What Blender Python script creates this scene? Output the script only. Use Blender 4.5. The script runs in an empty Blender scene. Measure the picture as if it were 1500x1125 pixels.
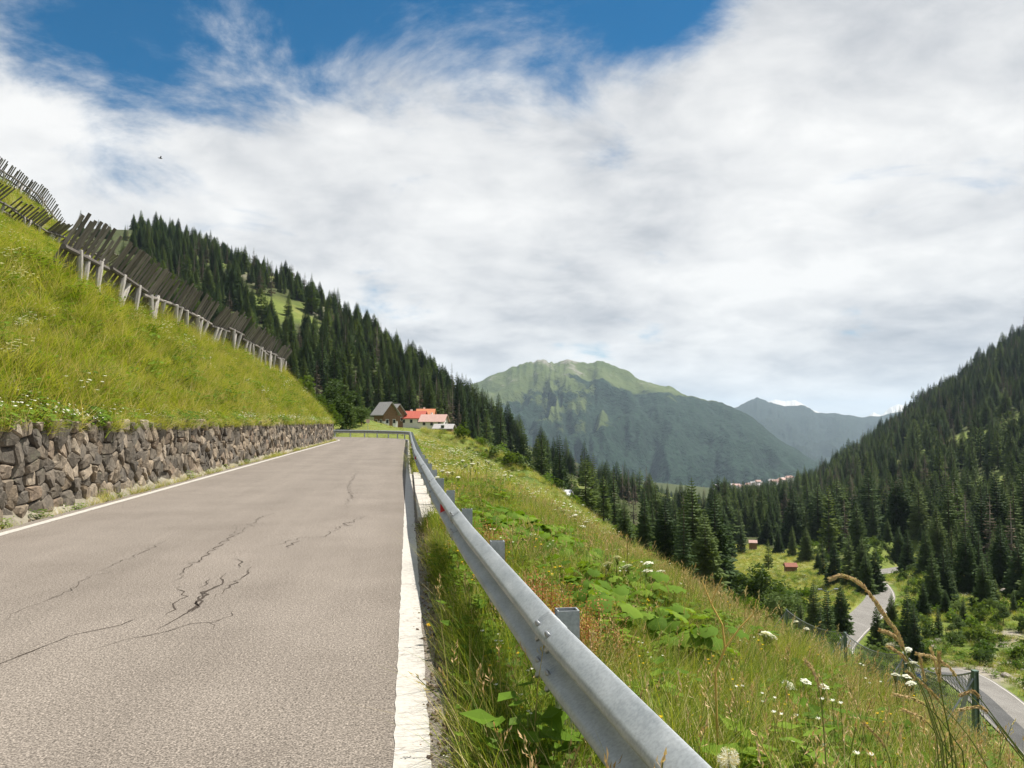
import bpy, math, random
import numpy as np
from mathutils import Vector, Matrix, Euler
R = math.radians
random.seed(7); rng = np.random.default_rng(7)
scene = bpy.context.scene
col = scene.collection

# ------------------------------------------------------------------ camera
FPX, PITCH, YAW, EYE = 1214.0, math.atan(54.5/1214), math.atan(152/1214), 1.6
cam_d = bpy.data.cameras.new('camera'); cam = bpy.data.objects.new('camera', cam_d); col.objects.link(cam)
cam.location = (0, 0, EYE); cam.rotation_euler = (R(90)+PITCH, 0, -YAW)
cam_d.sensor_width = 36; cam_d.lens = 36*FPX/1500; cam_d.clip_start = .05; cam_d.clip_end = 60000
scene.camera = cam
scene.render.resolution_x, scene.render.resolution_y = 1024, 768
scene.view_settings.view_transform = 'Standard'; scene.view_settings.look = 'None'
scene.view_settings.exposure = 0.72; scene.view_settings.gamma = 1; scene.view_settings.use_curve_mapping = False

# ------------------------------------------------------------------ sun
SUN = Vector((.50, .20, .97)).normalized()
sun_el = math.asin(SUN.z); sun_az = math.atan2(SUN.x, SUN.y)
sd = bpy.data.lights.new('sun', 'SUN'); sd.energy = 5.0; sd.angle = R(.6); sd.color = (1, .95, .86)
so = bpy.data.objects.new('sun', sd); col.objects.link(so); so.location = (0, 0, 50)
so.rotation_euler = SUN.to_track_quat('Z', 'Y').to_euler()

# ------------------------------------------------------------------ node helpers
class NT:
    def __init__(s, tree): s.t = tree; s.n = tree.nodes; s.l = tree.links
    def add(s, typ, ins=None, **kw):
        n = s.n.new(typ)
        for k, v in kw.items(): setattr(n, k, v)
        for k, v in (ins or {}).items(): s.put(n.inputs[k], v)
        return n
    def put(s, sock, v):
        if isinstance(v, bpy.types.NodeSocket): s.l.new(v, sock)
        elif isinstance(v, (tuple, list)) and len(v) == 3 and sock.type == 'RGBA': sock.default_value = (*v, 1)
        else: sock.default_value = v
    def math(s, op, a, b=0.0, clamp=False):
        n = s.add('ShaderNodeMath', {0: a, 1: b}, operation=op, use_clamp=clamp); return n.outputs[0]
    def noise(s, vec, scale, detail=4, rough=.55, dist=0, out=0):
        ins = {'Scale': scale, 'Detail': detail, 'Roughness': rough, 'Distortion': dist}
        if vec is not None: ins['Vector'] = vec
        return s.add('ShaderNodeTexNoise', ins).outputs[out]
    def ramp(s, fac, stops):
        n = s.add('ShaderNodeValToRGB', {0: fac}); e = n.color_ramp.elements
        while len(e) < len(stops): e.new(.5)
        for x, (p, c) in zip(e, stops): x.position = p; x.color = (*c, 1) if len(c) == 3 else c
        return n.outputs[0]
    def mix(s, fac, a, b, blend='MIX'):
        n = s.add('ShaderNodeMix', data_type='RGBA', blend_type=blend)
        s.put(n.inputs[0], fac); s.put(n.inputs[6], a); s.put(n.inputs[7], b); return n.outputs[2]
    def step(s, x, a, b):
        return s.add('ShaderNodeMapRange', {0: x, 1: a, 2: b, 3: 0.0, 4: 1.0}, interpolation_type='SMOOTHSTEP').outputs[0]

# ------------------------------------------------------------------ world: blue sky with a broken cloud sheet
world = bpy.data.worlds.new('World'); scene.world = world; world.use_nodes = True
w = NT(world.node_tree); w.n.clear()
tc = w.add('ShaderNodeTexCoord').outputs['Generated']
sep = w.add('ShaderNodeSeparateXYZ', {0: tc})
zc = w.math('MAXIMUM', sep.outputs[2], 0.0)
den = w.math('ADD', zc, .26)
cv = w.add('ShaderNodeCombineXYZ', {0: w.math('DIVIDE', sep.outputs[0], den), 1: w.math('DIVIDE', sep.outputs[1], den), 2: 0.0}).outputs[0]
sky = w.add('ShaderNodeTexSky', sky_type='NISHITA', sun_disc=False)
sky.sun_elevation = sun_el; sky.sun_rotation = sun_az; sky.altitude = 1800; sky.air_density = 1.0; sky.dust_density = .3; sky.ozone_density = 2.0
hs = w.add('ShaderNodeHueSaturation', {'Hue': .49, 'Saturation': 2.0, 'Value': .56, 'Color': sky.outputs[0]})
n1 = w.noise(cv, 2.3, 10, .63, .35)
n2 = w.noise(cv, .8, 3, .5)
# the sheet is thick low over the horizon and breaks up overhead
def lobe(px, py, k):
    v = Vector(((px-750)/FPX, 1, (562.5-py)/FPX)).normalized()
    v = Matrix.Rotation(-YAW, 3, 'Z') @ (Matrix.Rotation(PITCH, 3, 'X') @ v)
    d = w.add('ShaderNodeVectorMath', {0: tc, 1: tuple(v)}, operation='DOT_PRODUCT').outputs['Value']
    return w.math('EXPONENT', w.math('MULTIPLY', w.math('SUBTRACT', d, 1.0), k))
cover = w.math('ADD', w.math('MULTIPLY', n1, 1.5), w.math('MULTIPLY', n2, .6))
cover = w.math('SUBTRACT', cover, w.math('MULTIPLY', w.step(sep.outputs[2], .20, .52), .34))
for px, py, k, a in ((800, -165, 120, .66), (1010, -20, 300, .26), (190, 70, 150, .32), (30, 10, 140, .10), (520, -30, 160, .34), (1330, 60, 60, -.22)):
    cover = w.math('SUBTRACT', cover, w.math('MULTIPLY', lobe(px, py, k), a))
mask = w.step(cover, .50, .92)
n3 = w.noise(cv, 4.2, 9, .64, .3)
n4 = w.noise(cv, 1.5, 4, .55, .2)
shade = w.math('ADD', w.math('MULTIPLY', n3, .38), w.math('MULTIPLY', n4, .80))
ccol = w.ramp(shade, [(.40, (.47, .50, .55)), (.50, (.64, .66, .69)), (.58, (.80, .81, .82)), (.70, (.98, .98, .97))])
bg1 = w.add('ShaderNodeBackground', {'Color': hs.outputs[0], 'Strength': .10})
bg2 = w.add('ShaderNodeBackground', {'Color': ccol, 'Strength': .61})
mx = w.add('ShaderNodeMixShader', {0: mask, 1: bg1.outputs[0], 2: bg2.outputs[0]})
w.add('ShaderNodeOutputWorld', {0: mx.outputs[0]})

# ------------------------------------------------------------------ geometry helpers
def ray(px, py):
    v = Vector(((px-750)/FPX, 1, (562.5-py)/FPX))
    return Matrix.Rotation(-YAW, 3, 'Z') @ (Matrix.Rotation(PITCH, 3, 'X') @ v)
def at(px, py, d):                      # the point seen at a photo pixel, d metres ahead
    v = ray(px, py); f = v.x*math.sin(YAW)+v.y*math.cos(YAW)
    return Vector((0, 0, EYE)) + v*(d/f)
def on_plane(px, py, z=0.0):
    v = ray(px, py); return Vector((0, 0, EYE)) + v*((z-EYE)/v.z)

def mesh(name, verts, faces, mats=None, midx=None, smooth=False):
    me = bpy.data.meshes.new(name)
    me.from_pydata([tuple(v) for v in verts] if not isinstance(verts, np.ndarray) else verts.tolist(), [], faces if isinstance(faces, list) else faces.tolist())
    for m in (mats or []): me.materials.append(m)
    if midx is not None: me.polygons.foreach_set('material_index', np.asarray(midx, dtype=np.int32))
    if smooth: me.polygons.foreach_set('use_smooth', np.ones(len(me.polygons), dtype=bool))
    me.update(); return me
def obj(name, me, parent=None, loc=None, rot=None, scale=None):
    o = bpy.data.objects.new(name, me); col.objects.link(o)
    if parent is not None: o.parent = parent
    if loc is not None: o.location = loc
    if rot is not None: o.rotation_euler = rot
    if scale is not None: o.scale = (scale,)*3 if isinstance(scale, (int, float)) else scale
    return o
def tag(o, label=None, cat=None, group=None, kind=None):
    for k, v in (('label', label), ('category', cat), ('group', group), ('kind', kind)):
        if v: o[k] = v
    return o
def thing(name, label, cat, loc=(0, 0, 0), rz=0, group=None):
    return tag(obj(name, None, None, loc, (0, 0, rz)), label, cat, group)

class MB:                                # collects shapes for ONE mesh
    def __init__(s): s.v = []; s.f = []; s.m = []; s.cur = 0
    def face_add(s, vs, fs):
        b = len(s.v); s.v += [tuple(v) for v in vs]; s.f += [tuple(b+i for i in f) for f in fs]; s.m += [s.cur]*len(fs)
    def box(s, c, size, M=None):
        x, y, z = (k/2 for k in size); c = Vector(c)
        vs = [Vector((sx*x, sy*y, sz*z)) for sz in (-1, 1) for sy in (-1, 1) for sx in (-1, 1)]
        if M is not None: vs = [M @ v for v in vs]
        s.face_add([c+v for v in vs], [(0, 2, 3, 1), (4, 5, 7, 6), (0, 1, 5, 4), (2, 6, 7, 3), (0, 4, 6, 2), (1, 3, 7, 5)])
    def tube(s, pts, r, n=6, cap=True):
        pts = [Vector(p) for p in pts]; rs = r if isinstance(r, (list, tuple)) else [r]*len(pts)
        rings = []; a = None
        for i, p in enumerate(pts):
            t = (pts[min(i+1, len(pts)-1)]-pts[max(i-1, 0)]).normalized()
            if a is None: a = t.orthogonal().normalized()
            a = (a-t*a.dot(t)).normalized(); b = t.cross(a)
            rings.append([p+(a*math.cos(k*2*math.pi/n)+b*math.sin(k*2*math.pi/n))*rs[i] for k in range(n)])
        fs = [(i*n+k, i*n+(k+1) % n, (i+1)*n+(k+1) % n, (i+1)*n+k) for i in range(len(pts)-1) for k in range(n)]
        if cap: fs += [tuple(range(n-1, -1, -1)), tuple((len(pts)-1)*n+k for k in range(n))]
        s.face_add([v for r_ in rings for v in r_], fs)
    def build(s, name, mats, smooth=False):
        return mesh(name, s.v, s.f, mats if isinstance(mats, list) else [mats], s.m, smooth)

# value noise on numpy arrays
_perm = rng.random((256, 256))
def vnoise(x, y):
    xi = np.floor(x).astype(int); yi = np.floor(y).astype(int); fx = x-xi; fy = y-yi
    fx = fx*fx*(3-2*fx); fy = fy*fy*(3-2*fy)
    g = lambda i, j: _perm[i & 255, j & 255]
    return (g(xi, yi)*(1-fx)+g(xi+1, yi)*fx)*(1-fy)+(g(xi, yi+1)*(1-fx)+g(xi+1, yi+1)*fx)*fy
def fbm(x, y, o=4):
    s = 0; a = 1; n = 0
    for k in range(o): s = s+a*vnoise(x*2**k+17.3*k, y*2**k+5.1*k); n += a; a *= .5
    return s/n-.5
def sst(x, a, b):
    t = np.clip((x-a)/(b-a), 0, 1); return t*t*(3-2*t)

# ------------------------------------------------------------------ terrain
X0, RB, YB = .2, 22.0, 70.0              # right asphalt edge, bend radius, start of the bend
CX = X0-RB
def qdist(x, y):                         # metres right of the right asphalt edge, round the bend as well
    return np.where(y < YB, x-X0, np.hypot(x-CX, y-YB)-RB)
def Ldist(x, y):                         # metres uphill of the wall face
    a = -(x-X0)-6.5
    b = np.where(x > CX, RB-6.5-np.hypot(x-CX, np.maximum(y-YB, 0)), a-np.maximum(0, y-YB-1.6*(CX-x)))
    return np.where(y < YB, a, b)
BL = ([-99, .15, .45, 2, 4.7, 7, 22.5, 38.7, 44, 80], [-.08, -.08, 1.52, 3.15, 5.95, 7.0, 15.9, 28.0, 30, 34])
PR = ([-.4, 0, .5, 1, 2, 3, 4, 5, 6, 8, 10, 14, 20, 26, 35, 60], [-.06, -.035, -.09, -.18, -.42, -.80, -1.28, -1.83, -2.45, -3.85, -5.35, -8.3, -11.8, -15.2, -19, -26])
_c = []
for px, py, d in [(60, 360, 650), (180, 368, 650), (300, 366, 600), (400, 405, 480), (470, 455, 430), (550, 520, 380), (600, 560, 350), (650, 600, 330), (700, 640, 310),
        (480, 600, 130), (560, 626, 150), (530, 621, 122), (590, 629, 170), (565, 627, 205), (600, 629, 205), (578, 625, 225), (625, 628, 230), (650, 635, 215), (545, 595, 270), (700, 660, 200), (620, 620, 260),
        (810, 735, 118), (760, 690, 200), (830, 740, 290), (900, 760, 280), (1000, 800, 230), (1158, 838, 185), (1100, 828, 205), (1240, 880, 135), (1090, 800, 260), (1040, 830, 170), (1200, 880, 150),
        (1265, 905, 112), (1290, 857, 150), (1235, 935, 100), (1440, 1010, 72), (1500, 1060, 62), (1400, 870, 135), (1480, 835, 170), (1500, 900, 112), (1440, 935, 98), (1330, 800, 210),
        (1280, 790, 235), (1480, 795, 235), (1480, 690, 340), (1480, 610, 480), (1500, 530, 650), (1500, 495, 850), (1440, 540, 830), (1360, 592, 800), (1290, 640, 780), (1200, 706, 740), (1120, 748, 700), (1200, 718, 950), (1160, 748, 950), (1120, 757, 950), (1080, 766, 950), (1240, 678, 950), (1280, 652, 930), (1320, 628, 930), (1160, 742, 1250), (1240, 705, 1250), (1080, 755, 1250), (1320, 680, 1250),
        (1300, 725, 420), (1200, 765, 400), (1100, 785, 430), (1000, 785, 480), (900, 735, 700), (800, 690, 800), (1000, 735, 1100), (1100, 742, 1500), (1180, 748, 2300), (1000, 728, 2200), (850, 696, 1900), (1300, 740, 2300), (760, 650, 1700), (700, 640, 1100), (930, 715, 1400)]:
    _c.append(tuple(at(px, py, d)))
_c += [(-300, 300, 75), (-300, 600, 125), (-150, 200, 38), (-60, 130, 9), (-110, 120, 25), (-400, 0, 150), (-200, 60, 70), (-3, 100, .3), (10, 110, -1), (-20, 100, .2), (-40, 110, 2.5),
       (30, 60, -17.5), (0, 0, -.1), (50, -20, -23), (120, 20, -23), (250, 40, -10), (400, 200, 30), (800, 500, 180), (1200, 900, 300), (900, 1500, -70), (1400, 2400, -280), (800, 1000, 60), (-300, 1100, 130), (-600, 2000, 100), (0, 800, -10), (-100, 650, 85),
       (-1500, 3000, 100), (-700, 1000, 160), (-800, 0, 350), (2500, 3000, -250), (2500, 0, 500), (0, 3000, -200), (1000, 3000, -360), (1800, 3000, -360)]
_c = np.array(_c)
def _ker(ax, ay, bx, by): return np.sqrt((ax[:, None]-bx[None])**2+(ay[:, None]-by[None])**2+144)
_A = _ker(_c[:, 0], _c[:, 1], _c[:, 0], _c[:, 1]); _N = len(_c)
_M = np.zeros((_N+1, _N+1)); _M[:_N, :_N] = _A; _M[:_N, _N] = 1; _M[_N, :_N] = 1
_W = np.linalg.solve(_M, np.append(_c[:, 2], 0))
def base_terrain(x, y):
    out = np.empty(x.size); xf = x.ravel(); yf = y.ravel()
    for i in range(0, x.size, 20000):
        out[i:i+20000] = _ker(xf[i:i+20000], yf[i:i+20000], _c[:, 0], _c[:, 1]) @ _W[:_N] + _W[_N]
    return out.reshape(x.shape)
# the lower road, far down in the valley
LOW = [at(1700, 1290, 44), at(1590, 1150, 52), at(1500, 1066, 62), at(1440, 1012, 72), at(1392, 985, 80), at(1330, 985, 84), at(1262, 975, 88), at(1222, 955, 95), at(1240, 927, 104), at(1272, 899, 116), at(1290, 875, 134), at(1284, 857, 152), at(1270, 845, 172), at(1290, 838, 190), at(1340, 830, 215)]
def catmull(P, n=14):
    P = [P[0]*2-P[1]]+list(P)+[P[-1]*2-P[-2]]; o = []
    for i in range(1, len(P)-2):
        for k in range(n):
            t = k/n; a, b, c, d = P[i-1:i+3]
            o.append(.5*((2*b)+(c-a)*t+(2*a-5*b+4*c-d)*t*t+(3*b-a-3*c+d)*t**3))
    o.append(P[-2]); return o
LOWC = catmull(LOW)
LOWA = np.array([tuple(p) for p in LOWC])
def low_road(x, y):
    xf, yf = x.ravel(), y.ravel(); d = np.full(xf.size, 1e9); z = np.zeros(xf.size)
    m = (xf > 20) & (xf < 200) & (yf > 20) & (yf < 260)
    if m.any():
        D = np.hypot(xf[m][:, None]-LOWA[None, :, 0], yf[m][:, None]-LOWA[None, :, 1]); k = D.argmin(1)
        d[m] = D[np.arange(len(k)), k]; z[m] = LOWA[k, 2]
    return d.reshape(x.shape), z.reshape(x.shape)
def H(x, y, detail=True):
    x = np.atleast_1d(np.asarray(x, float)); y = np.atleast_1d(np.asarray(y, float))
    q = qdist(x, y); L = Ldist(x, y)
    th = np.where(y < YB, 0, np.arctan2(y-YB, np.maximum(x-CX, 1e-3)))
    fall = np.clip(np.cos(np.clip(th, 0, 1.5)*1.15), 0, 1)
    near = np.interp(q, *PR)
    near = np.where(q > 0, -.05+(near+.05)*fall + (1-fall)*.012*np.clip(q, 0, 12), near)
    B = base_terrain(x, y)
    r = np.hypot(x, y)
    B = B + fbm(x/60, y/60)*np.clip(r/40-2.5, 0, 16)*(1-.95*sst(x, -45, -25)*(1-sst(x, 20, 45))*(1-sst(y, 225, 280))) + fbm(x/9+3, y/9)*np.clip(r/120-.4, 0, 1.2)
    wn = (1-sst(q, 16, 34))*(1-sst(y, 96, 125)) if True else 0
    wn = np.where(q < -6.5, 1-sst(y, 92, 118), wn)
    z = near*wn+B*(1-wn)
    bank = np.interp(L, *BL)
    z = np.where(L > .1, np.maximum(np.where(y < 96, bank, np.maximum(bank, B)), np.where(y > 96, z, -9)), z)
    dl, zl = low_road(x, y)
    k = 1-sst(dl, 3.6, 9); z = z*(1-k)+(zl-.06)*k
    if detail:
        amp = sst(q, .5, 2.5)*(1-sst(q, 30, 60))*.22+np.where(L > 1.2, np.clip(L-1.2, 0, 1), 0)*.45
        amp = amp*(1-k)
        z = z+fbm(x/1.7, y/1.7)*amp+fbm(x/5+9, y/5)*amp*1.3
    return z
def h1(x, y): return float(H([x], [y])[0])

# ------------------------------------------------------------------ materials
def M(name, build):
    m = bpy.data.materials.new(name); m.use_nodes = True; t = NT(m.node_tree); t.n.clear()
    sh = build(t); t.add('ShaderNodeOutputMaterial', {0: sh}); return m
def geo(t): return t.add('ShaderNodeNewGeometry').outputs['Position']
def ocoord(t): return t.add('ShaderNodeTexCoord').outputs['Object']
def orand(t): return t.add('ShaderNodeObjectInfo').outputs['Random']
def bsdf(t, colr, rough=.8, metal=0, normal=None, spec=.3):
    ins = {'Base Color': colr, 'Roughness': rough, 'Metallic': metal, 'Specular IOR Level': spec}
    if normal is not None: ins['Normal'] = normal
    return t.add('ShaderNodeBsdfPrincipled', ins).outputs[0]
def bump(t, h, s=.5, d=.02): return t.add('ShaderNodeBump', {'Height': h, 'Strength': s, 'Distance': d}).outputs[0]
def simple(name, c, rough=.7, var=.25, scale=6, metal=0, bs=.3, bd=.01, per=0.0):
    def f(t):
        p = ocoord(t); n = t.noise(p, scale, 5, .6)
        a = tuple(k*(1-var) for k in c); b = tuple(min(1, k*(1+var)) for k in c)
        cc = t.ramp(n, [(.3, a), (.7, b)])
        if per:
            cc = t.add('ShaderNodeHueSaturation', {'Value': t.math('ADD', t.math('MULTIPLY', orand(t), 2*per), 1-per), 'Color': cc}).outputs[0]
        return bsdf(t, cc, rough, metal, bump(t, n, bs, bd))
    return M(name, f)
def leafmat(name, stops, trans=.35, nscale=.35, rough=.6, rmix=.5):
    def f(t):
        n = t.noise(geo(t), nscale, 3, .6)
        n = t.math('ADD', t.math('MULTIPLY', n, 1-rmix), t.math('MULTIPLY', orand(t), rmix))
        c = t.ramp(n, stops)
        d = bsdf(t, c, rough, spec=.12)
        tr = t.add('ShaderNodeBsdfTranslucent', {'Color': t.mix(1.0, c, (1.25, 1.2, .6), 'MULTIPLY')}).outputs[0]
        return t.add('ShaderNodeMixShader', {0: trans, 1: d, 2: tr}).outputs[0]
    return M(name, f)

def asphalt_f(c0, c1):
    def f(t):
        p = geo(t)
        fine = t.noise(p, 85, 2, .7); mid = t.noise(p, 34, 3, .6)
        big = t.noise(t.add('ShaderNodeMapping', {'Vector': p, 'Scale': (1.0, .03, 1)}).outputs[0], 1.1, 4, .6)
        blot = t.noise(p, .55, 6, .68)
        g = t.math('ADD', t.math('MULTIPLY', fine, .75), t.math('MULTIPLY', mid, .25))
        c = t.ramp(g, [(.36, tuple(k*.38 for k in c0)), (.46, c0), (.54, c1), (.65, tuple(k*1.8 for k in c1))])
        c = t.mix(1.0, c, t.ramp(big, [(.33, (.88, .875, .87)), (.66, (1.06, 1.06, 1.06))]), 'MULTIPLY')
        c = t.mix(1.0, c, t.ramp(blot, [(.34, (.88, .872, .865)), (.58, (1.05, 1.05, 1.05))]), 'MULTIPLY')
        return bsdf(t, c, .85, 0, bump(t, g, .9, .006), .25)
    return f
m_asph = M('asphalt', asphalt_f((.136, .116, .097), (.218, .188, .160)))
m_asph_low = M('asphalt_low', asphalt_f((.15, .142, .13), (.21, .198, .18)))
m_asph_dark = M('asphalt_patch', asphalt_f((.06, .06, .06), (.09, .09, .088)))
def paint_f(t):
    p = geo(t)
    n = t.noise(p, 22, 5, .65); cr = t.add('ShaderNodeTexVoronoi', {'Vector': t.add('ShaderNodeMapping', {'Vector': t.mix(.08, p, t.noise(p, 6, 3, .6, out=1)), 'Scale': (5, 13, 5)}).outputs[0], 'Scale': 1.0}, feature='DISTANCE_TO_EDGE').outputs['Distance']
    c = t.ramp(n, [(.25, (.28, .255, .22)), (.42, (.42, .395, .355)), (.7, (.50, .475, .435))])
    wear = t.math('MULTIPLY', t.step(t.noise(p, 3, 3, .6), .48, .62), t.math('SUBTRACT', 1.0, t.step(cr, .0, .05)))
    c = t.mix(t.math('MULTIPLY', wear, .8), c, (.2, .17, .14))
    return bsdf(t, c, .7, 0, bump(t, t.noise(p, 120, 2, .6), .5, .004))
m_paint = M('road_paint', paint_f)
m_crack = simple('crack', (.055, .042, .033), .95)
m_dirt = simple('dirt', (.15, .115, .08), .95, .55, 9, bs=.8, bd=.03)
m_conc = simple('concrete', (.42, .39, .35), .85, .22, 5, bs=.5)
m_galv = M('galvanised_steel', lambda t: bsdf(t, t.mix(1.0, t.ramp(t.noise(t.add('ShaderNodeMapping', {'Vector': geo(t), 'Scale': (1, .35, 1)}).outputs[0], 9, 6, .65), [(.3, (.27, .295, .305)), (.7, (.42, .44, .445))]), t.ramp(t.noise(geo(t), 70, 3, .6), [(.35, (.84, .84, .84)), (.62, (1.06, 1.06, 1.06))]), 'MULTIPLY'), .52, .35, bump(t, t.noise(geo(t), 60, 3, .6), .12, .003), .5))
m_bolt = simple('bolt_steel', (.30, .31, .32), .45, .2, 30, .6)
m_red = simple('red_reflector', (.55, .03, .03), .35, .1)
m_wood = M('weathered_wood', lambda t: bsdf(t, t.add('ShaderNodeHueSaturation', {'Value': t.math('ADD', t.math('MULTIPLY', orand(t), .8), .6), 'Color': t.ramp(t.noise(t.add('ShaderNodeMapping', {'Vector': ocoord(t), 'Scale': (14, 14, 1.2)}).outputs[0], 2, 5, .65), [(.3, (.09, .078, .068)), (.55, (.17, .15, .135)), (.75, (.28, .255, .235))])}).outputs[0], .85, 0, bump(t, t.noise(t.add('ShaderNodeMapping', {'Vector': ocoord(t), 'Scale': (30, 30, 2)}).outputs[0], 2, 4, .6), .7, .01)))
m_log = M('pale_log', lambda t: bsdf(t, t.ramp(t.noise(t.add('ShaderNodeMapping', {'Vector': ocoord(t), 'Scale': (10, 10, 2)}).outputs[0], 2, 5, .65), [(.3, (.26, .235, .215)), (.7, (.52, .485, .45))]), .85, 0, bump(t, t.noise(ocoord(t), 12, 4, .6), .5, .02)))
def stone_f(t):
    r = orand(t); p = geo(t)
    c = t.ramp(r, [(0, (.10, .088, .074)), (.25, (.19, .165, .135)), (.5, (.135, .122, .107)), (.72, (.29, .235, .175)), (.88, (.38, .325, .26)), (1, (.22, .165, .122))])
    n = t.noise(p, 7, 6, .7); c = t.mix(1.0, c, t.ramp(n, [(.28, (.34, .33, .33)), (.5, (.78, .76, .73)), (.72, (1.2, 1.14, 1.05))]), 'MULTIPLY')
    li = t.step(t.noise(p, 3.2, 5, .7), .58, .68)
    c = t.mix(t.math('MULTIPLY', li, .5), c, (.13, .13, .085))
    return bsdf(t, c, .9, 0, bump(t, t.noise(p, 16, 6, .7), .9, .03))
m_stone = M('wall_stone', stone_f)
m_mortar = simple('wall_mortar', (.085, .075, .062), .95, .4, 8, bs=.8, bd=.03)
m_rock = simple('boulder_rock', (.25, .22, .185), .9, .4, 2.5, bs=.9, bd=.08)

def ground_f(t):
    p = geo(t)
    at_ = t.add('ShaderNodeAttribute', attribute_name='cover'); s = t.add('ShaderNodeSeparateColor', {0: at_.outputs['Color']})
    n = t.noise(p, .22, 6, .65); nf = t.noise(p, 3.5, 5, .7)
    grass = t.ramp(t.math('ADD', t.math('MULTIPLY', n, .5), t.math('MULTIPLY', nf, .5)), [(.3, (.045, .075, .014)), (.47, (.10, .14, .025)), (.6, (.175, .20, .045)), (.75, (.27, .25, .085))])
    dry = t.ramp(t.noise(p, .06, 5, .6), [(.35, (.12, .165, .03)), (.5, (.19, .215, .05)), (.65, (.30, .255, .09))])
    grass = t.mix(s.outputs[0], grass, dry)
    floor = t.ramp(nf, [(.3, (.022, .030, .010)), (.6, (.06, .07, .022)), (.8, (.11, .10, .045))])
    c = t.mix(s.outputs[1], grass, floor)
    rock = t.ramp(t.noise(p, 1.1, 7, .7), [(.3, (.14, .12, .095)), (.55, (.30, .265, .22)), (.75, (.43, .395, .34))])
    c = t.mix(s.outputs[2], c, rock)
    return bsdf(t, c, .95, 0, bump(t, nf, .8, .15), .15)
m_ground = M('meadow_ground', ground_f)

# ------------------------------------------------------------------ ground sheet
def axis(segs):
    o = [segs[0][0]]
    for a, b, s in segs:
        n = max(1, int(round((b-a)/s))); o += list(np.linspace(a, b, n+1)[1:])
    return np.array(o)
def geom(a, b, s0, s1):
    o = [a]; s = s0
    while o[-1] < b: o.append(o[-1]+s); s = min(s*1.07, s1)
    return o[1:]
xs = axis([(-70, -50, 1.5), (-50, -14, .9), (-14, -6.1, .45), (-6.1, -.4, 1.2), (-.4, 9, .3), (9, 30, .7), (30, 110, 1.3)])
xs = np.concatenate([-np.array(geom(70, 2600, 2, 45))[::-1], xs, geom(110, 3200, 2, 45)])
ys = np.concatenate([axis([(-14, 0, 1.2), (0, 22, .4), (22, 110, .75), (110, 190, 1.5)]), geom(190, 2950, 2.2, 45)])
GX, GY = np.meshgrid(xs, ys)
# bring the row of points nearest the wall onto the wall line so that the step stays behind the masonry
GZ = H(GX, GY)
nx, ny = len(xs), len(ys)
idx = np.arange(nx*ny).reshape(ny, nx)
F = np.stack([idx[:-1, :-1], idx[:-1, 1:], idx[1:, 1:], idx[1:, :-1]], -1).reshape(-1, 4)
gme = mesh('ground', np.stack([GX, GY, GZ], -1).reshape(-1, 3), F, [m_ground], smooth=True)
MEADOW = [at(1060, 822, 175), at(1062, 790, 270), at(1110, 780, 275), at(1190, 815, 225), at(1235, 845, 185), at(1262, 870, 150), at(1262, 893, 122), at(1232, 920, 104), at(1190, 900, 120), at(1120, 850, 165)]
MEADOW2 = [at(1390, 900, 120), at(1410, 850, 150), at(1500, 815, 185), at(1560, 840, 170), at(1560, 880, 125), at(1470, 900, 118)]
MEADOW3 = [at(845, 690, 620), at(980, 700, 900), at(1010, 735, 700), at(930, 745, 520), at(850, 722, 480)]
def inpoly(x, y, P):
    r = np.zeros(np.shape(x), bool); n = len(P)
    for i in range(n):
        a, b = P[i], P[i-1]
        if a.y == b.y: continue
        c = ((a.y > y) != (b.y > y)) & (x < (b.x-a.x)*(y-a.y)/(b.y-a.y)+a.x); r ^= c
    return r
def meadow(x, y):
    x = np.asarray(x, float); y = np.asarray(y, float)
    return inpoly(x, y, MEADOW) | inpoly(x, y, MEADOW2) | inpoly(x, y, MEADOW3)
def village_green(x, y): return (x > -26) & (x < 22) & (y > 92) & (y < 222)
rr = np.hypot(GX, GY); Q = qdist(GX, GY); LL = Ldist(GX, GY)
mdw = meadow(GX, GY)
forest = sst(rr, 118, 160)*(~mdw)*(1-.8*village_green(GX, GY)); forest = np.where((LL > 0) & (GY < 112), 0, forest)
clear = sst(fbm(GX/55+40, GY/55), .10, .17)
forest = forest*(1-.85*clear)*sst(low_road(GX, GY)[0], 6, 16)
forest = np.where(rr > 1100, sst(fbm(GX/230+7, GY/230)+.10, -.05, .05)*.95, forest)
gy_, gx_ = np.gradient(GZ, ys, xs); slope = np.hypot(gx_, gy_)
dlow, _ = low_road(GX, GY)
rock = sst(fbm(GX/22+70, GY/22), .16, .22)*(rr > 230)*sst(slope, .35, .6)*.8
for px, py, d, rad in ((1475, 975, 84, 7), (1350, 975, 78, 4), (1480, 925, 97, 5), (1330, 935, 97, 4), (1500, 985, 80, 9), (1290, 850, 160, 4)):
    p = at(px, py, d); rock = np.maximum(rock, 1-sst(np.hypot(GX-p.x, GY-p.y)+fbm(GX/3, GY/3)*6, rad*.5, rad))
dirt = np.where((Q > -8) & (Q < .45) & (GY < 95), 1-sst(Q, .12, .45), 0)
dry = np.clip(mdw*.8+sst(fbm(GX/14, GY/14), -.05, .25)*.6, 0, 1)
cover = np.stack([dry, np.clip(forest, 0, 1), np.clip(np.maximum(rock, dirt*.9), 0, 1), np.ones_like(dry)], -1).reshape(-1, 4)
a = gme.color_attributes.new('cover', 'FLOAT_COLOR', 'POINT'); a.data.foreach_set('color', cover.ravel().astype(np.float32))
tag(obj('ground', gme), kind='structure')

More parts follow.
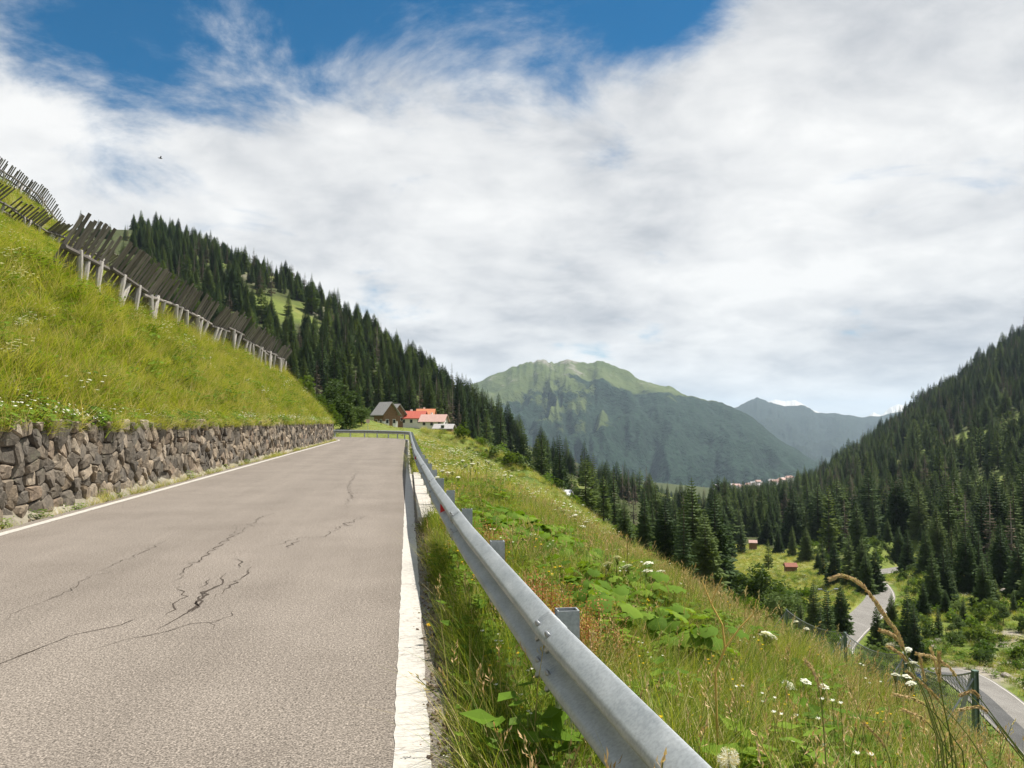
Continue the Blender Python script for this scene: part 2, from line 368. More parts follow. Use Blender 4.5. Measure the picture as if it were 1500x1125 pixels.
# ------------------------------------------------------------------ far mountains
def mountain_mat(name, alt0, alt1, greens, rockc, forestc, fscale, rock_amt):
    def f(t):
        p = geo(t); z = t.add('ShaderNodeSeparateXYZ', {0: p}).outputs[2]
        n = t.noise(p, fscale, 7, .62); n2 = t.noise(p, fscale*6, 6, .7)
        alt = t.math('DIVIDE', t.math('SUBTRACT', z, alt0), alt1-alt0)
        fo = t.step(t.math('ADD', t.math('MULTIPLY', alt, -1.0), t.math('ADD', t.math('MULTIPLY', n, 1.9), t.math('MULTIPLY', n2, .5))), .58, .66)
        c = t.ramp(n2, [(.3, greens[0]), (.65, greens[1])])
        ro = t.step(t.math('ADD', t.math('MULTIPLY', n2, .9), t.math('MULTIPLY', alt, rock_amt)), .74, .86)
        c = t.mix(ro, c, rockc)
        speck = t.noise(p, .05, 3, .7)
        c = t.mix(fo, c, t.ramp(speck, [(.35, tuple(k*.5 for k in forestc)), (.65, tuple(k*1.4 for k in forestc))]))
        return bsdf(t, c, .95, 0, bump(t, t.math('ADD', n2, t.math('MULTIPLY', speck, t.math('MULTIPLY', fo, .5))), .9, 40), .1)
    return M(name, f)
def smooth_poly(P, n):
    x = [p[0] for p in P]; u = np.linspace(0, len(P)-1, n); return [np.interp(u, range(len(P)), [p[k] for p in P]) for k in range(3)]
def mountain(name, sky_px, foot_z, depth, mat, amp, gully, nu=260, nv=110, seed=0, power=1.25):
    P = [tuple(at(px, py, d)) for px, py, d in sky_px]
    ux, uy, uz = smooth_poly(P, nu)
    vf = np.concatenate([-np.linspace(1, 0, 24)[:-1], np.linspace(0, 1, nv)])
    V, U = np.meshgrid(vf, np.arange(nu), indexing='ij')
    RX, RY, RZ = ux[U], uy[U], uz[U]
    l = np.hypot(RX, RY); dx, dy = -RX/l, -RY/l
    Xp = RX+dx*V*depth; Yp = RY+dy*V*depth
    av = np.abs(V)
    Z = foot_z+(RZ-foot_z)*(1-av)**power
    ridg = 1-2*np.abs(fbm(U/nu*gully*.8+V*1.7+seed+.8*fbm(U/nu*5, V*3, 3), V*3.4-U/nu*gully*.35+seed, 5)*1.6)
    Z = Z+amp*(ridg-.6)*np.sin(np.pi*np.clip(av, 0, 1))**.8+amp*.35*fbm(Xp/amp/3, Yp/amp/3, 5)*(.25+av)
    Z = Z+fbm(U*gully/nu*7+seed, V*0+3, 3)*amp*.12*(1-av)
    n_v = len(vf); ii = np.arange(n_v*nu).reshape(n_v, nu)
    F = np.stack([ii[:-1, :-1], ii[1:, :-1], ii[1:, 1:], ii[:-1, 1:]], -1).reshape(-1, 4)
    return tag(obj(name, mesh(name, np.stack([Xp, Yp, Z], -1).reshape(-1, 3), F, [mat], smooth=True)), kind='structure')
m_m1 = mountain_mat('mountain_meadow_forest', -260, 420, ((.058, .084, .026), (.105, .128, .046)), (.22, .205, .17), (.017, .036, .022), .0011, .32)
m_m2 = mountain_mat('mountain_far_green', -300, 600, ((.04, .062, .03), (.075, .092, .045)), (.20, .19, .17), (.017, .03, .02), .0007, .45)
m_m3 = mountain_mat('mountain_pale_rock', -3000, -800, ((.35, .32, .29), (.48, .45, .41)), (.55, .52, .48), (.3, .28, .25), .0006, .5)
mountain('mountain', [(540, 612, 4600), (600, 592, 4500), (655, 575, 4500), (700, 559, 4450), (745, 539, 4450), (770, 531, 4450), (795, 527, 4450), (812, 533, 4450), (830, 528, 4450), (858, 531, 4400), (884, 529, 4400), (915, 541, 4400), (945, 560, 4350), (980, 566, 4350), (1010, 580, 4300), (1050, 588, 4300), (1090, 602, 4200), (1130, 634, 4100), (1180, 668, 4000), (1220, 690, 3900), (1260, 712, 3900)], -400, 2150, m_m1, 175, 11, seed=3)
mountain('mountain', [(960, 640, 8300), (1040, 612, 8300), (1080, 596, 8200), (1108, 582, 8200), (1130, 590, 8200), (1150, 596, 8200), (1178, 593, 8200), (1195, 604, 8200), (1230, 606, 8000), (1262, 611, 8000), (1290, 609, 8000), (1330, 600, 8000), (1400, 590, 8000), (1500, 580, 8000), (1640, 575, 8000)], -470, 4800, m_m2, 150, 9, seed=11, nv=70)
mountain('mountain', [(960, 625, 15000), (1080, 604, 15000), (1120, 590, 15000), (1136, 585, 15000), (1150, 588, 15000), (1165, 586, 15000), (1190, 600, 15000), (1220, 612, 15000), (1268, 612, 15000), (1280, 604, 15000), (1290, 609, 15000), (1304, 597, 15000), (1316, 592, 15000), (1340, 600, 15000), (1450, 590, 15000), (1600, 600, 15000)], -420, 4000, m_m3, 110, 22, seed=23, nv=50)

# ------------------------------------------------------------------ road
def road_pt(q, s):                        # q metres right of the right edge, s along the road from y=-14
    y = s-14.0
    if y <= YB: return Vector((X0+q, y, 0))
    th = (y-YB)/RB; return Vector((CX+(RB+q)*math.cos(th), YB+(RB+q)*math.sin(th), 0))
def strip(name, q0, q1, s0, s1, ds, z, mat, jit=0.0, skirt=0.0, parent=None):
    vs = []; fs = []; n = int((s1-s0)/ds)+1
    for i in range(n+1):
        s = s0+(s1-s0)*i/n
        j0, j1 = (random.uniform(-jit, jit) for _ in range(2))
        if not skirt: vs += [road_pt(q0+j0, s)+Vector((0, 0, z)), road_pt(q1+j1, s)+Vector((0, 0, z))]
        else: vs += [road_pt(q0+j0-.02, s)+Vector((0, 0, z-skirt)), road_pt(q0+j0, s)+Vector((0, 0, z)), road_pt(q1+j1, s)+Vector((0, 0, z)), road_pt(q1+j1+.02, s)+Vector((0, 0, z-skirt))]
    k = 4 if skirt else 2
    for i in range(n):
        for c in range(k-1): fs.append((i*k+c, i*k+c+1, (i+1)*k+c+1, (i+1)*k+c))
    return obj(name, mesh(name, vs, fs, [mat]), parent)
road = strip('road', -6.15, 0, 0, 125, .22, 0, m_asph, .025, .12); tag(road, kind='structure')
strip('edge_line', -.26, -.085, 0, 120, .12, .005, m_paint, .006, 0, road)
strip('edge_line', -5.98, -5.83, 0, 120, .25, .005, m_paint, .006, 0, road)
tag(strip('verge', -6.75, -6.1, 0, 120, .5, -.045, m_dirt, .05), kind='structure')
tag(strip('verge', -.05, .23, 0, 110, .4, -.016, m_dirt, .03, .05), kind='structure')
def crack(pix, wd):
    P = [on_plane(x, y) for x, y in pix]; pts = []
    for a, b in zip(P, P[1:]):
        n = max(2, int((b-a).length/.09))
        for k in range(n):
            p = a.lerp(b, k/n); g = .045*min(1, (b-a).length)
            pts.append(p+Vector((random.gauss(0, g), random.gauss(0, g), 0)))
    pts.append(P[-1]); vs = []; n = len(pts)
    for i, p in enumerate(pts):
        t = (pts[min(i+1, n-1)]-pts[max(i-1, 0)]).normalized(); s = Vector((-t.y, t.x, 0))
        ww = .62*wd*random.uniform(.3, 1.3)*min(1, .25+3*min(i, n-1-i)/n)
        vs += [p+s*ww+Vector((0, 0, .004)), p-s*ww+Vector((0, 0, .004))]
    obj('crack', mesh('crack', vs, [(2*i, 2*i+1, 2*i+3, 2*i+2) for i in range(n-1)], [m_crack]), road)
Z1 = lambda L_: [(x/2.5, 780+y/2.5) for x, y in L_]
for L_, wd in (([(-60, 510), (0, 482), (80, 450), (190, 408), (260, 380), (380, 352), (540, 305)], .009), ([(575, 355), (640, 325), (690, 295), (720, 265), (750, 215), (800, 190), (830, 150)], .016), ([(690, 298), (735, 250), (765, 212), (805, 196)], .02), ([(700, 290), (722, 272), (718, 250)], .022),
               ([(610, 315), (650, 255), (675, 235), (655, 200)], .012), ([(620, 190), (672, 160), (665, 142), (720, 110), (770, 75), (805, 45), (860, 12), (876, -20)], .013), ([(780, 240), (830, 200), (890, 165), (920, 125)], .012), ([(850, 95), (886, 105), (875, 132)], .011),
               ([(320, 430), (480, 390), (620, 362), (700, 335), (780, 330), (830, 315), (855, 285)], .008), ([(775, 330), (780, 355)], .012), ([(0, 330), (80, 280), (180, 245), (300, 190), (420, 120), (550, 60), (630, 15)], .008), ([(940, 55), (1040, 42), (1090, 20), (1190, 15), (1215, 0), (1290, -40), (1340, -60)], .013),
               ([(1050, 60), (1070, 40), (1100, 30)], .012), ([(735, 205), (770, 172)], .01), ([(1262, -85), (1287, -137), (1275, -175), (1312, -225)], .013), ([(860, 12), (950, -50), (1000, -75)], .01)):
    crack(Z1(L_), wd)

# ------------------------------------------------------------------ stone retaining wall
wall = thing('retaining_wall', 'long low retaining wall of rough grey and brown stones below the grass bank', 'wall', (X0-6.5, 8, 0))
WS0, WS1, WH = 20.0, 118.0, 1.62
vs = []; n = 200
for i in range(n+1):
    s = WS0+(WS1-WS0)*i/n
    for q_, z in ((-6.53, -.15), (-6.53, WH-.06), (-7.15, WH-.04), (-7.15, -.15)): vs.append(road_pt(q_, s)+Vector((0, 0, z))-wall.location)
fs = [(i*4+c, i*4+(c+1) % 4, (i+1)*4+(c+1) % 4, (i+1)*4+c) for i in range(n) for c in range(4)]+[(0, 1, 2, 3), (n*4+3, n*4+2, n*4+1, n*4)]
obj('mortar_core', mesh('mortar_core', vs, fs, [m_mortar]), wall)
seeds = []; s = WS0; 
sx0, sx1 = WS0, 100.0
zrow = 0.0
while zrow < WH:
    hrow = random.uniform(.19, .33); s = sx0+random.uniform(0, .3)
    while s < sx1:
        wd = random.uniform(.2, .58)*(1+.012*(s-sx0)); seeds.append((s+wd/2, zrow+hrow/2+random.uniform(-.07, .07))); s += wd
    zrow += hrow
seeds = np.array(seeds)
def clip_poly(P, nx_, ny_, c):
    o = []
    for i in range(len(P)):
        a, b = P[i-1], P[i]; da = a[0]*nx_+a[1]*ny_-c; db = b[0]*nx_+b[1]*ny_-c
        if (da <= 0) != (db <= 0):
            t = da/(da-db); o.append((a[0]+(b[0]-a[0])*t, a[1]+(b[1]-a[1])*t))
        if db <= 0: o.append(b)
    return o
stuff_v, stuff_f = [], []; nst = 0
for i in np.argsort(seeds[:, 0]):
    cx, cz = seeds[i]; d2 = ((seeds-seeds[i])**2).sum(1); nb = np.argsort(d2)[1:16]
    wt = WH+random.uniform(-.10, .07); P = [(cx-.5, max(0, cz-.5)), (cx+.5, max(0, cz-.5)), (cx+.5, min(wt, cz+.5)), (cx-.5, min(wt, cz+.5))]
    for j in nb:
        if d2[j] > 2: continue
        mx_, mz_ = (seeds[j]+seeds[i])/2; dx, dz = seeds[j]-seeds[i]; P = clip_poly(P, dx, dz, mx_*dx+mz_*dz)
        if len(P) < 3: break
    if len(P) < 3: continue
    # chamfered, uneven outline
    Pn = []
    for k in range(len(P)):
        a, b, c = P[k-1], P[k], P[(k+1) % len(P)]
        for o, f in ((a, .15), (c, .15)): Pn.append((b[0]+(o[0]-b[0])*f, b[1]+(o[1]-b[1])*f))
    P = [(cx+(x-cx)*random.uniform(.93, .985), cz+(z-cz)*random.uniform(.92, .98)) for x, z in Pn]
    pr = random.uniform(.02, .10); tx, tz = random.uniform(-.12, .12), random.uniform(-.12, .12)
    m_ = len(P); V3 = []
    for ring, (k, dpt) in enumerate(((1, -.06), (.975, pr*.5), (.80, pr))):
        for x, z in P:
            xx, zz = cx+(x-cx)*k, cz+(z-cz)*k
            dd = dpt+((xx-cx)*tx+(zz-cz)*tz)*(ring > 0)*2+random.uniform(-.012, .012)*(ring > 0)
            V3.append(road_pt(-6.5+dd, xx)+Vector((0, 0, zz)))
    V3.append(road_pt(-6.5+pr*1.06, cx)+Vector((0, 0, cz)))
    F3 = [(r_*m_+k, r_*m_+(k+1) % m_, (r_+1)*m_+(k+1) % m_, (r_+1)*m_+k) for r_ in range(2) for k in range(m_)]+[(2*m_+k, 2*m_+(k+1) % m_, 3*m_) for k in range(m_)]
    if nst < 300 and cx > 24.0:
        c0 = road_pt(-6.5, cx)+Vector((0, 0, cz))
        obj('stone', mesh('stone', [v-c0 for v in V3], F3, [m_stone]), wall, c0-wall.location); nst += 1
    else:
        b = len(stuff_v); stuff_v += [v-wall.location for v in V3]; stuff_f += [tuple(b+k for k in f) for f in F3]
# colour of the joined stones by island, as for single ones
def stone_is(t):
    r = t.add('ShaderNodeNewGeometry').outputs['Random Per Island']; p = geo(t)
    c = t.ramp(r, [(0, (.10, .088, .074)), (.25, (.19, .165, .135)), (.5, (.135, .122, .107)), (.72, (.29, .235, .175)), (.88, (.38, .325, .26)), (1, (.22, .165, .122))])
    c = t.mix(1.0, c, t.ramp(t.noise(p, 7, 6, .7), [(.28, (.34, .33, .33)), (.5, (.78, .76, .73)), (.72, (1.2, 1.14, 1.05))]), 'MULTIPLY')
    return bsdf(t, c, .9, 0, bump(t, t.noise(p, 16, 6, .7), .9, .03))
tag(obj('far_stones', mesh('far_stones', stuff_v, stuff_f, [M('wall_stone_far', stone_is)]), wall), kind='stuff')

# ------------------------------------------------------------------ guardrail
RAILX = ([-14, 0, 2.1, 3.7, 7, 12, 25, 40, 70], [1.6, .90, .77, .665, .535, .42, .26, .22, .22])
def rail_pt(y, off=0.0, z=0.0):
    if y <= YB: x = float(np.interp(y, *RAILX))+off; return Vector((x, y, z))
    th = (y-YB)/RB; r = RB+.02+off; return Vector((CX+r*math.cos(th), YB+r*math.sin(th), z))
PROF = [(.155, .000), (.150, .012), (.128, .040), (.106, .069), (.094, .079), (.080, .083), (.066, .079), (.056, .068), (.040, .040), (.024, .012), (.014, .003), (0, 0)]
PROF = PROF+[(-a, b) for a, b in PROF[-2::-1]]
ZC = .565
gr = thing('guardrail', 'galvanised steel crash barrier with ribbed beam along the road edge', 'guardrail', (rail_pt(3.7).x, 3.7, 0))
g0 = gr.location
def beam(y0, y1, proud):
    vs = []; n = max(6, int((y1-y0)/.3)); k = len(PROF)
    for i in range(n+1):
        y = y0+(y1-y0)*i/n
        for th_ in (0, .004):
            for z, dpt in PROF: vs.append(rail_pt(y, -dpt-proud+th_, ZC+z)-g0)
    fs = []
    for i in range(n):
        A, B_ = i*2*k, (i+1)*2*k
        for c in range(k-1):
            fs.append((A+c, B_+c, B_+c+1, A+c+1)); fs.append((A+k+c, A+k+c+1, B_+k+c+1, B_+k+c))
        fs.append((A, A+k, B_+k, B_)); fs.append((A+k-1, B_+k-1, B_+2*k-1, A+2*k-1))
    for A in (0, n*2*k):
        for c in range(k-1): fs.append((A+c, A+c+1, A+k+c+1, A+k+c))
    obj('beam', mesh('beam', vs, fs, [m_galv], smooth=True), gr)
SPL = [3.68+4.6*k for k in range(-2, 23)]
for k, (a, b) in enumerate(zip(SPL, SPL[1:])): beam(a-.16, b+.16, .0045*(k % 2))
mb = MB(); mb.tube([(0, 0, 0), (-.012, 0, 0), (-.020, 0, 0)], [.021, .020, .011], 10); bolt_me = mb.build('bolt', m_bolt, True)
for s_ in SPL[1:8]:
    for dy in (-.10, .10):
        for z, dpt, tilt in ((.118, .054, -.9), (.047, .054, .9), (-.047, .054, -.9), (-.118, .054, .9)):
            obj('bolt', bolt_me, gr, rail_pt(s_+dy, -dpt-.007, ZC+z)-g0, (0, -tilt*-.9, 0))
def post_mesh():
    mb = MB()
    mb.box((.155, 0, -.16), (.008, .07, 1.72)); mb.box((.105, -.035, -.16), (.105, .006, 1.72)); mb.box((.105, .035, -.16), (.105, .006, 1.72))
    mb.box((.058, -.022, -.16), (.006, .026, 1.72)); mb.box((.058, .022, -.16), (.006, .026, 1.72))
    return mb.build('post', m_galv)
pme = post_mesh(); mb = MB(); mb.box((.030, 0, 0), (.05, .06, .20)); sme = mb.build('spacer', m_galv)
y = 3.95-2.3*3
while y < 108:
    a = 0 if y < YB else (y-YB)/RB
    obj('post', pme, gr, rail_pt(y)-g0, (0, 0, a)); obj('spacer', sme, gr, rail_pt(y, 0, ZC)-g0, (0, 0, a)); y += 2.3
mb = MB(); mb.face_add([(-.085, 0, -.05), (-.085, 0, .055), (-.004, .0, .012), (-.004, 0, -.012), (-.085, .012, -.05), (-.085, .012, .055), (-.004, .012, .012), (-.004, .012, -.012)], [(0, 3, 2, 1), (4, 5, 6, 7), (0, 1, 5, 4), (1, 2, 6, 5), (2, 3, 7, 6), (3, 0, 4, 7)])
refl = mb.build('reflector', m_red)
for y in (9.9, 23.7, 37.5): obj('reflector', refl, gr, rail_pt(y, 0, ZC)-g0)

# concrete slabs beside the line
for k in range(5):
    y = 13.4+2.35*k; mb = MB(); Lh = 2.33
    x0, x1 = .16, .62
    mb.box((0, 0, 0), (x1-x0, Lh, .22)); me = mb.build('concrete_slab', m_conc)
    o = tag(obj('concrete_slab', me, None, ((x0+x1)/2, y+Lh/2, -.04), (0, 0, random.uniform(-.004, .004))), 'pale concrete kerb slab lying under the crash barrier beside the white line', 'kerb slab', 'concrete kerb slabs under the barrier')
    bv = o.modifiers.new('bevel', 'BEVEL'); bv.width = .012; bv.segments = 2

# ------------------------------------------------------------------ snow fences on the bank
def log_mesh(name, L_, r, mat, n=7):
    mb = MB(); k = 4
    mb.tube([(random.uniform(-.012, .012), random.uniform(-.012, .012), L_*i/k) for i in range(k+1)], [r*random.uniform(.9, 1.08) for _ in range(k+1)], n); return mb.build(name, mat, False)
slat_mes = []
for k in range(6):
    mb = MB(); Ls = random.uniform(2.15, 2.5); ww = random.uniform(.22, .34)
    for i in range(4):
        a, b = Ls*i/4, Ls*(i+1)/4
        if i == 0: vs = []
        pass
    vs = []
    for i in range(5):
        z = Ls*i/4; wv = ww*random.uniform(.93, 1.05)*(1-.12*i/4); jx = random.uniform(-.012, .012)
        vs += [(-.04, -wv/2+jx, z), (.0, -wv*.32+jx, z), (.0, wv*.32+jx, z), (-.04, wv/2+jx, z), (-.065, 0+jx, z)]
    fs = [(i*5+c, i*5+(c+1) % 5, (i+1)*5+(c+1) % 5, (i+1)*5+c) for i in range(4) for c in range(5)]+[(4, 3, 2, 1, 0), (20, 21, 22, 23, 24)]
    mb.face_add(vs, fs); slat_mes.append(mb.build('slat', m_wood))
log_mes = {L_: [log_mesh('log', L_, .10, m_log) for _ in range(3)] for L_ in (1.2, 1.7, 2.2)}
beam_mes = [log_mesh('crossbeam', 4.3, .085, m_wood) for _ in range(3)]
def aim(d, up=Vector((0, 1, 0))): return Vector(d).to_track_quat('Z', 'Y').to_euler()
def snow_fence(label, pts, spacing, lean, sc, bay=4.0, gaps=()):
    """pts: base line as (x, y); slats stand square to the slope and lean out over the road"""
    P = [Vector((x, y, h1(x, y))) for x, y in pts]
    root = thing('snow_fence', label, 'snow fence', P[0])
    cum = [0]
    for a, b in zip(P, P[1:]): cum.append(cum[-1]+(b-a).length)
    def pos(s):
        s = min(max(s, 0), cum[-1]-1e-3); i = next(k for k in range(len(cum)-1) if cum[k+1] > s)
        t = (s-cum[i])/(cum[i+1]-cum[i]); p = P[i].lerp(P[i+1], t); d = (P[i+1]-P[i]); d.z = 0; d.normalize()
        return p, d
    nb = int(cum[-1]/bay)
    for bnum in range(nb):
        s0 = bnum*bay; ln = lean+random.uniform(-.09, .09); dz = random.uniform(-.12, .12)
        p0, d0 = pos(s0); p1, _ = pos(s0+bay); dirv = (p1-p0).normalized()
        out = Vector((d0.y, -d0.x, 0)); sd_ = (out*math.sin(ln)+Vector((0, 0, math.cos(ln)))).normalized()
        nrm = (out*math.cos(ln)-Vector((0, 0, math.sin(ln)))).normalized()    # the underside, toward the road
        for k in range(int(bay/spacing)):
            if random.random() < .035: continue
            s = s0+(k+.5)*spacing+random.uniform(-.05, .05)*sc
            if any(a < s < b for a, b in gaps): continue
            p, d = pos(s); p = p+sd_*(dz-.10+random.uniform(-.1, .1)) 
            M3 = Matrix((nrm, d, sd_)).transposed(); tw = Matrix.Rotation(random.uniform(-.05, .05), 3, 'X')
            o = obj('slat', random.choice(slat_mes), root, p-P[0], (M3 @ tw).to_euler(), sc)
        for fr in (.25, .50):
            a = p0+sd_*(2.2*fr*sc+dz)+nrm*.11-dirv*.12
            o = obj('crossbeam', random.choice(beam_mes), root, a-P[0], aim(dirv), (sc, sc, (p1-p0).length/4.05))
        for fr_s, L_ in ((.28, 1.7), (.36, 1.2), (.75, 1.7)):
            p, d = pos(s0+bay*fr_s); g = p+out*(.50+random.uniform(-.15, .2))*sc+d*random.uniform(-.45, .45)
            g.z = h1(g.x, g.y)-.25
            topp = p+sd_*(2.2*.46*sc+dz)+nrm*.2 if L_ == 1.7 else p+sd_*(.95*sc)+nrm*.16+d*.55
            v = topp-g; me = random.choice(log_mes[1.7]); ov = 1.12
            obj('prop', me, root, g-P[0], aim(v), (sc, sc, v.length/1.7*ov))
    return root
f1 = [(-11.0-.6*math.sin((y-26)*.09)*.5, y) for y in np.arange(26.5, 70, 2.0)]+[(CX+10.9*math.cos(t), YB+10.9*math.sin(t)) for t in np.linspace(0, 1.35, 9)]
snow_fence('long wooden snow fence with pale log props just above the roadside bank', f1, .40, .55, 1.0)
f2 = [(-29.0+.3*math.sin(y*.5), y) for y in np.arange(48, 86, 2.0)]
snow_fence('dark wooden snow fence standing between the skyline fence and the longest fence', f2, .40, .85, 1.0, 5.0, gaps=((13.5, 14.6), (19.4, 20.6), (25.5, 26.2)))
f3 = [(-45.0+.02*(y-95), y) for y in np.arange(80, 116, 2.0)]
snow_fence('topmost snow fence whose slats stand against the sky on the crest', f3, .40, .55, 1.0, 6.0, gaps=((8.2, 11.0),))

# ------------------------------------------------------------------ trees
m_bark = simple('bark', (.10, .075, .055), .95, .4, 8, bs=.9, bd=.05)
m_bark_pale = simple('dead_bark', (.24, .20, .17), .95, .3, 8)
SP = [(.12, (.028, .050, .017)), (.4, (.052, .088, .026)), (.65, (.085, .126, .036)), (.9, (.130, .170, .050))]
m_spruce = leafmat('spruce_needles', SP, .18, .12, .7, .65)
m_larch = leafmat('larch_needles', [(.2, (.060, .095, .022)), (.5, (.095, .140, .032)), (.85, (.135, .180, .045))], .30, .3, .7)
m_dead = leafmat('dead_needles', [(.2, (.085, .070, .046)), (.8, (.165, .135, .092))], .1, .3, .9)
m_broad = leafmat('broad_leaves', [(.2, (.040, .070, .014)), (.5, (.075, .12, .022)), (.85, (.12, .17, .035))], .35, .5)
def spruce(Ht, Rd, levels, per, seed, droop=.35, thin=0.0, skirt=.06, pw=.85):
    rs = random.Random(seed); V = []; Fc = []
    for i in range(levels):
        f = i/(levels-1); z = Ht*(skirt+(1-skirt)*f**.92)
        if rs.random() < thin*.6: continue
        r = Rd*(1-f)**pw*rs.uniform(.82, 1.12)+.12; n = max(4, int(per*(1-.45*f)))
        a0 = rs.uniform(0, 6.28)
        for k in range(n):
            if rs.random() < thin: continue
            a = a0+k*6.283/n+rs.uniform(-.25, .25); L_ = r*rs.uniform(.7, 1.15); ca, sa = math.cos(a), math.sin(a)
            dr = droop*(1-.9*f)+rs.uniform(-.08, .08)
            w_ = L_*.36+.05; segs = 4
            sp = []
            for j in range(segs+1):
                u = j/segs; rr_ = L_*u; zz = z-dr*L_*u+.22*L_*u*u*(.6+f)
                sp.append((rr_, zz))
            for j in range(segs):
                (r0, z0), (r1, z1) = sp[j], sp[j+1]
                wid = w_*(1-(j/segs)**1.5)*(.55 if j == 0 else 1)*rs.uniform(.8, 1.2)
                for sgn in (-1, 1):
                    b = len(V); tipr = r1+.12*L_; dz = -rs.uniform(.10, .34)*w_
                    V += [(ca*r0, sa*r0, z0), (ca*r1, sa*r1, z1), (ca*tipr-sa*sgn*wid, sa*tipr+ca*sgn*wid, z1+dz), (ca*(r0+.4*(tipr-r0))-sa*sgn*wid*.75, sa*(r0+.4*(tipr-r0))+ca*sgn*wid*.75, z0+dz*1.5)]
                    Fc += [(b, b+1, b+2), (b, b+2, b+3)]
            # hanging spray under the tip
            b = len(V); (r0, z0), (r1, z1) = sp[2], sp[4]
            V += [(ca*r0, sa*r0, z0), (ca*(r1+.06*L_), sa*(r1+.06*L_), z1), (ca*r1*.86, sa*r1*.86, z1-.22*L_-.1)]; Fc += [(b, b+1, b+2)]
    b = len(V); V += [(.07, 0, Ht*.95), (-.04, .06, Ht*.95), (-.04, -.06, Ht*.95), (0, 0, Ht*1.03)]; Fc += [(b, b+1, b+3), (b+1, b+2, b+3), (b+2, b, b+3)]
    return V, Fc
def trunk_mesh(Ht, r, mat):
    mb = MB(); mb.tube([(0, 0, -.8), (0, 0, Ht*.1), (.03, .02, Ht*.5), (0, 0, Ht*.97)], [r*1.15, r, r*.6, r*.08], 7); return mb.build('trunk', mat, True)
def clump_crown(Rx, Rz, zc, n, seed, leaf):
    rs = random.Random(seed); V = []; Fc = []
    lobes = [(rs.gauss(0, Rx*.42), rs.gauss(0, Rx*.42), zc+rs.gauss(0, Rz*.45), rs.uniform(.3, .6)*Rx) for _ in range(14)]
    for _ in range(n):
        lx, ly, lz, lr = rs.choice(lobes); d = Vector((rs.gauss(0, 1), rs.gauss(0, 1), rs.gauss(0, 1))).normalized()*lr*rs.uniform(.55, 1.1)
        c = Vector((lx, ly, lz))+d; a = Vector((rs.gauss(0, 1), rs.gauss(0, 1), rs.gauss(0, .6))).normalized(); bb = a.orthogonal().normalized(); s_ = leaf*rs.uniform(.6, 1.3)
        b = len(V); V += [c-a*s_, c+bb*s_*.55, c+a*s_, c-bb*s_*.55]; Fc += [(b, b+1, b+2, b+3)]
    return V, Fc
TREES = {}
def reg(key, kind, crown_vf, Ht, tr, cm, bm):
    TREES[key] = dict(name=kind, crown=mesh('crown', crown_vf[0], crown_vf[1], [cm]), trunk=trunk_mesh(Ht, tr, bm), H=Ht)
for k, (rd, lv, pr_, dp) in enumerate(((2.9, 34, 13, .42), (2.4, 32, 12, .5), (3.3, 33, 13, .36), (2.1, 30, 11, .55))):
    reg('spruce%d' % k, 'spruce_tree', spruce(15, rd, lv, pr_, 10+k, dp), 15, .22, m_spruce, m_bark)
for k, rd in enumerate((3.0, 2.5)): reg('larch%d' % k, 'larch_tree', spruce(15, rd, 27, 9, 30+k, .18, .12, .1, .7), 15, .2, m_larch, m_bark)
for k, rd in enumerate((1.7, 2.0)): reg('dead%d' % k, 'dead_spruce_tree', spruce(15, rd, 26, 8, 40+k, .55, .30, .12, .9), 15, .2, m_dead, m_bark_pale)
reg('broad0', 'broadleaf_tree', clump_crown(2.9, 2.6, 4.6, 2600, 5, .26), 5.5, .2, m_broad, m_bark)
reg('broad1', 'broadleaf_tree', clump_crown(2.2, 2.4, 3.6, 2200, 6, .22), 4.6, .15, m_broad, m_bark)
TREE_H = {'broad0': 8.0, 'broad1': 6.8}
placed = []
def tree(key, x, y, height, label, group, sx=1.0):
    T = TREES[key]; z = h1(x, y); s_ = height/TREE_H.get(key, 15.3)
    cat = 'tree'
    r = tag(obj(T['name'], None, None, (x, y, z), (random.uniform(-.02, .02), random.uniform(-.02, .02), random.uniform(0, 6.28)), (s_*sx, s_*sx, s_)), label, cat, group)
    obj('trunk', T['trunk'], r); obj('crown', T['crown'], r); placed.append((x, y)); return r
def tree_px(key, px, py_top, d, label, group=None, sx=1.0, lim=(3, 30)):
    p = at(px, py_top, d); z = h1(p.x, p.y); return tree(key, p.x, p.y, min(max(p.z-z, lim[0]), lim[1]), label, group, sx)
LB = {'crest': 'dark spruce rising just beyond the grassy crest above the valley',
      'loop': 'spruce standing in the group beside the lower road bend', 'hutrow': 'tall spruce in the row edging the hut meadow'}
for k, px, py, d in (('spruce0', 1015, 698, 92), ('spruce2', 975, 722, 84), ('spruce1', 944, 714, 100), ('spruce2', 1046, 720, 104), ('spruce0', 915, 728, 95), ('spruce3', 1000, 735, 76), ('spruce2', 1032, 745, 80)):
    tree_px(k, px, py, d, LB['crest'], 'spruces beyond the crest', 1.15)
for k, px, py, d in (('larch0', 858, 668, 112), ('larch1', 884, 694, 104), ('larch0', 838, 690, 122)):
    tree_px(k, px, py, d, 'pale feathery larch beside the crest, left of the dark spruces', 'larches beyond the crest', 1.2)
tree_px('broad0', 1112, 836, 92, 'broad dark leafy tree with rounded crown below the hut meadow', None, 1.15)
tree_px('broad1', 1143, 858, 88, 'smaller rounded leafy tree touching the broad one below the meadow', None, 1.1)
tree_px('larch1', 1125, 788, 192, 'single pale larch standing alone beside the red-roofed hay hut', None, .9)
for k, px, py, d in (('spruce0', 1192, 846, 98), ('spruce1', 1213, 856, 92), ('spruce3', 1172, 868, 100), ('spruce2', 1232, 852, 104), ('spruce3', 1168, 858, 108), ('spruce1', 1200, 880, 86)):
    tree_px(k, px, py, d, 'dark spruce in the clump below the hut meadow, left of the lower road', 'spruce clump by the meadow', 1.0)
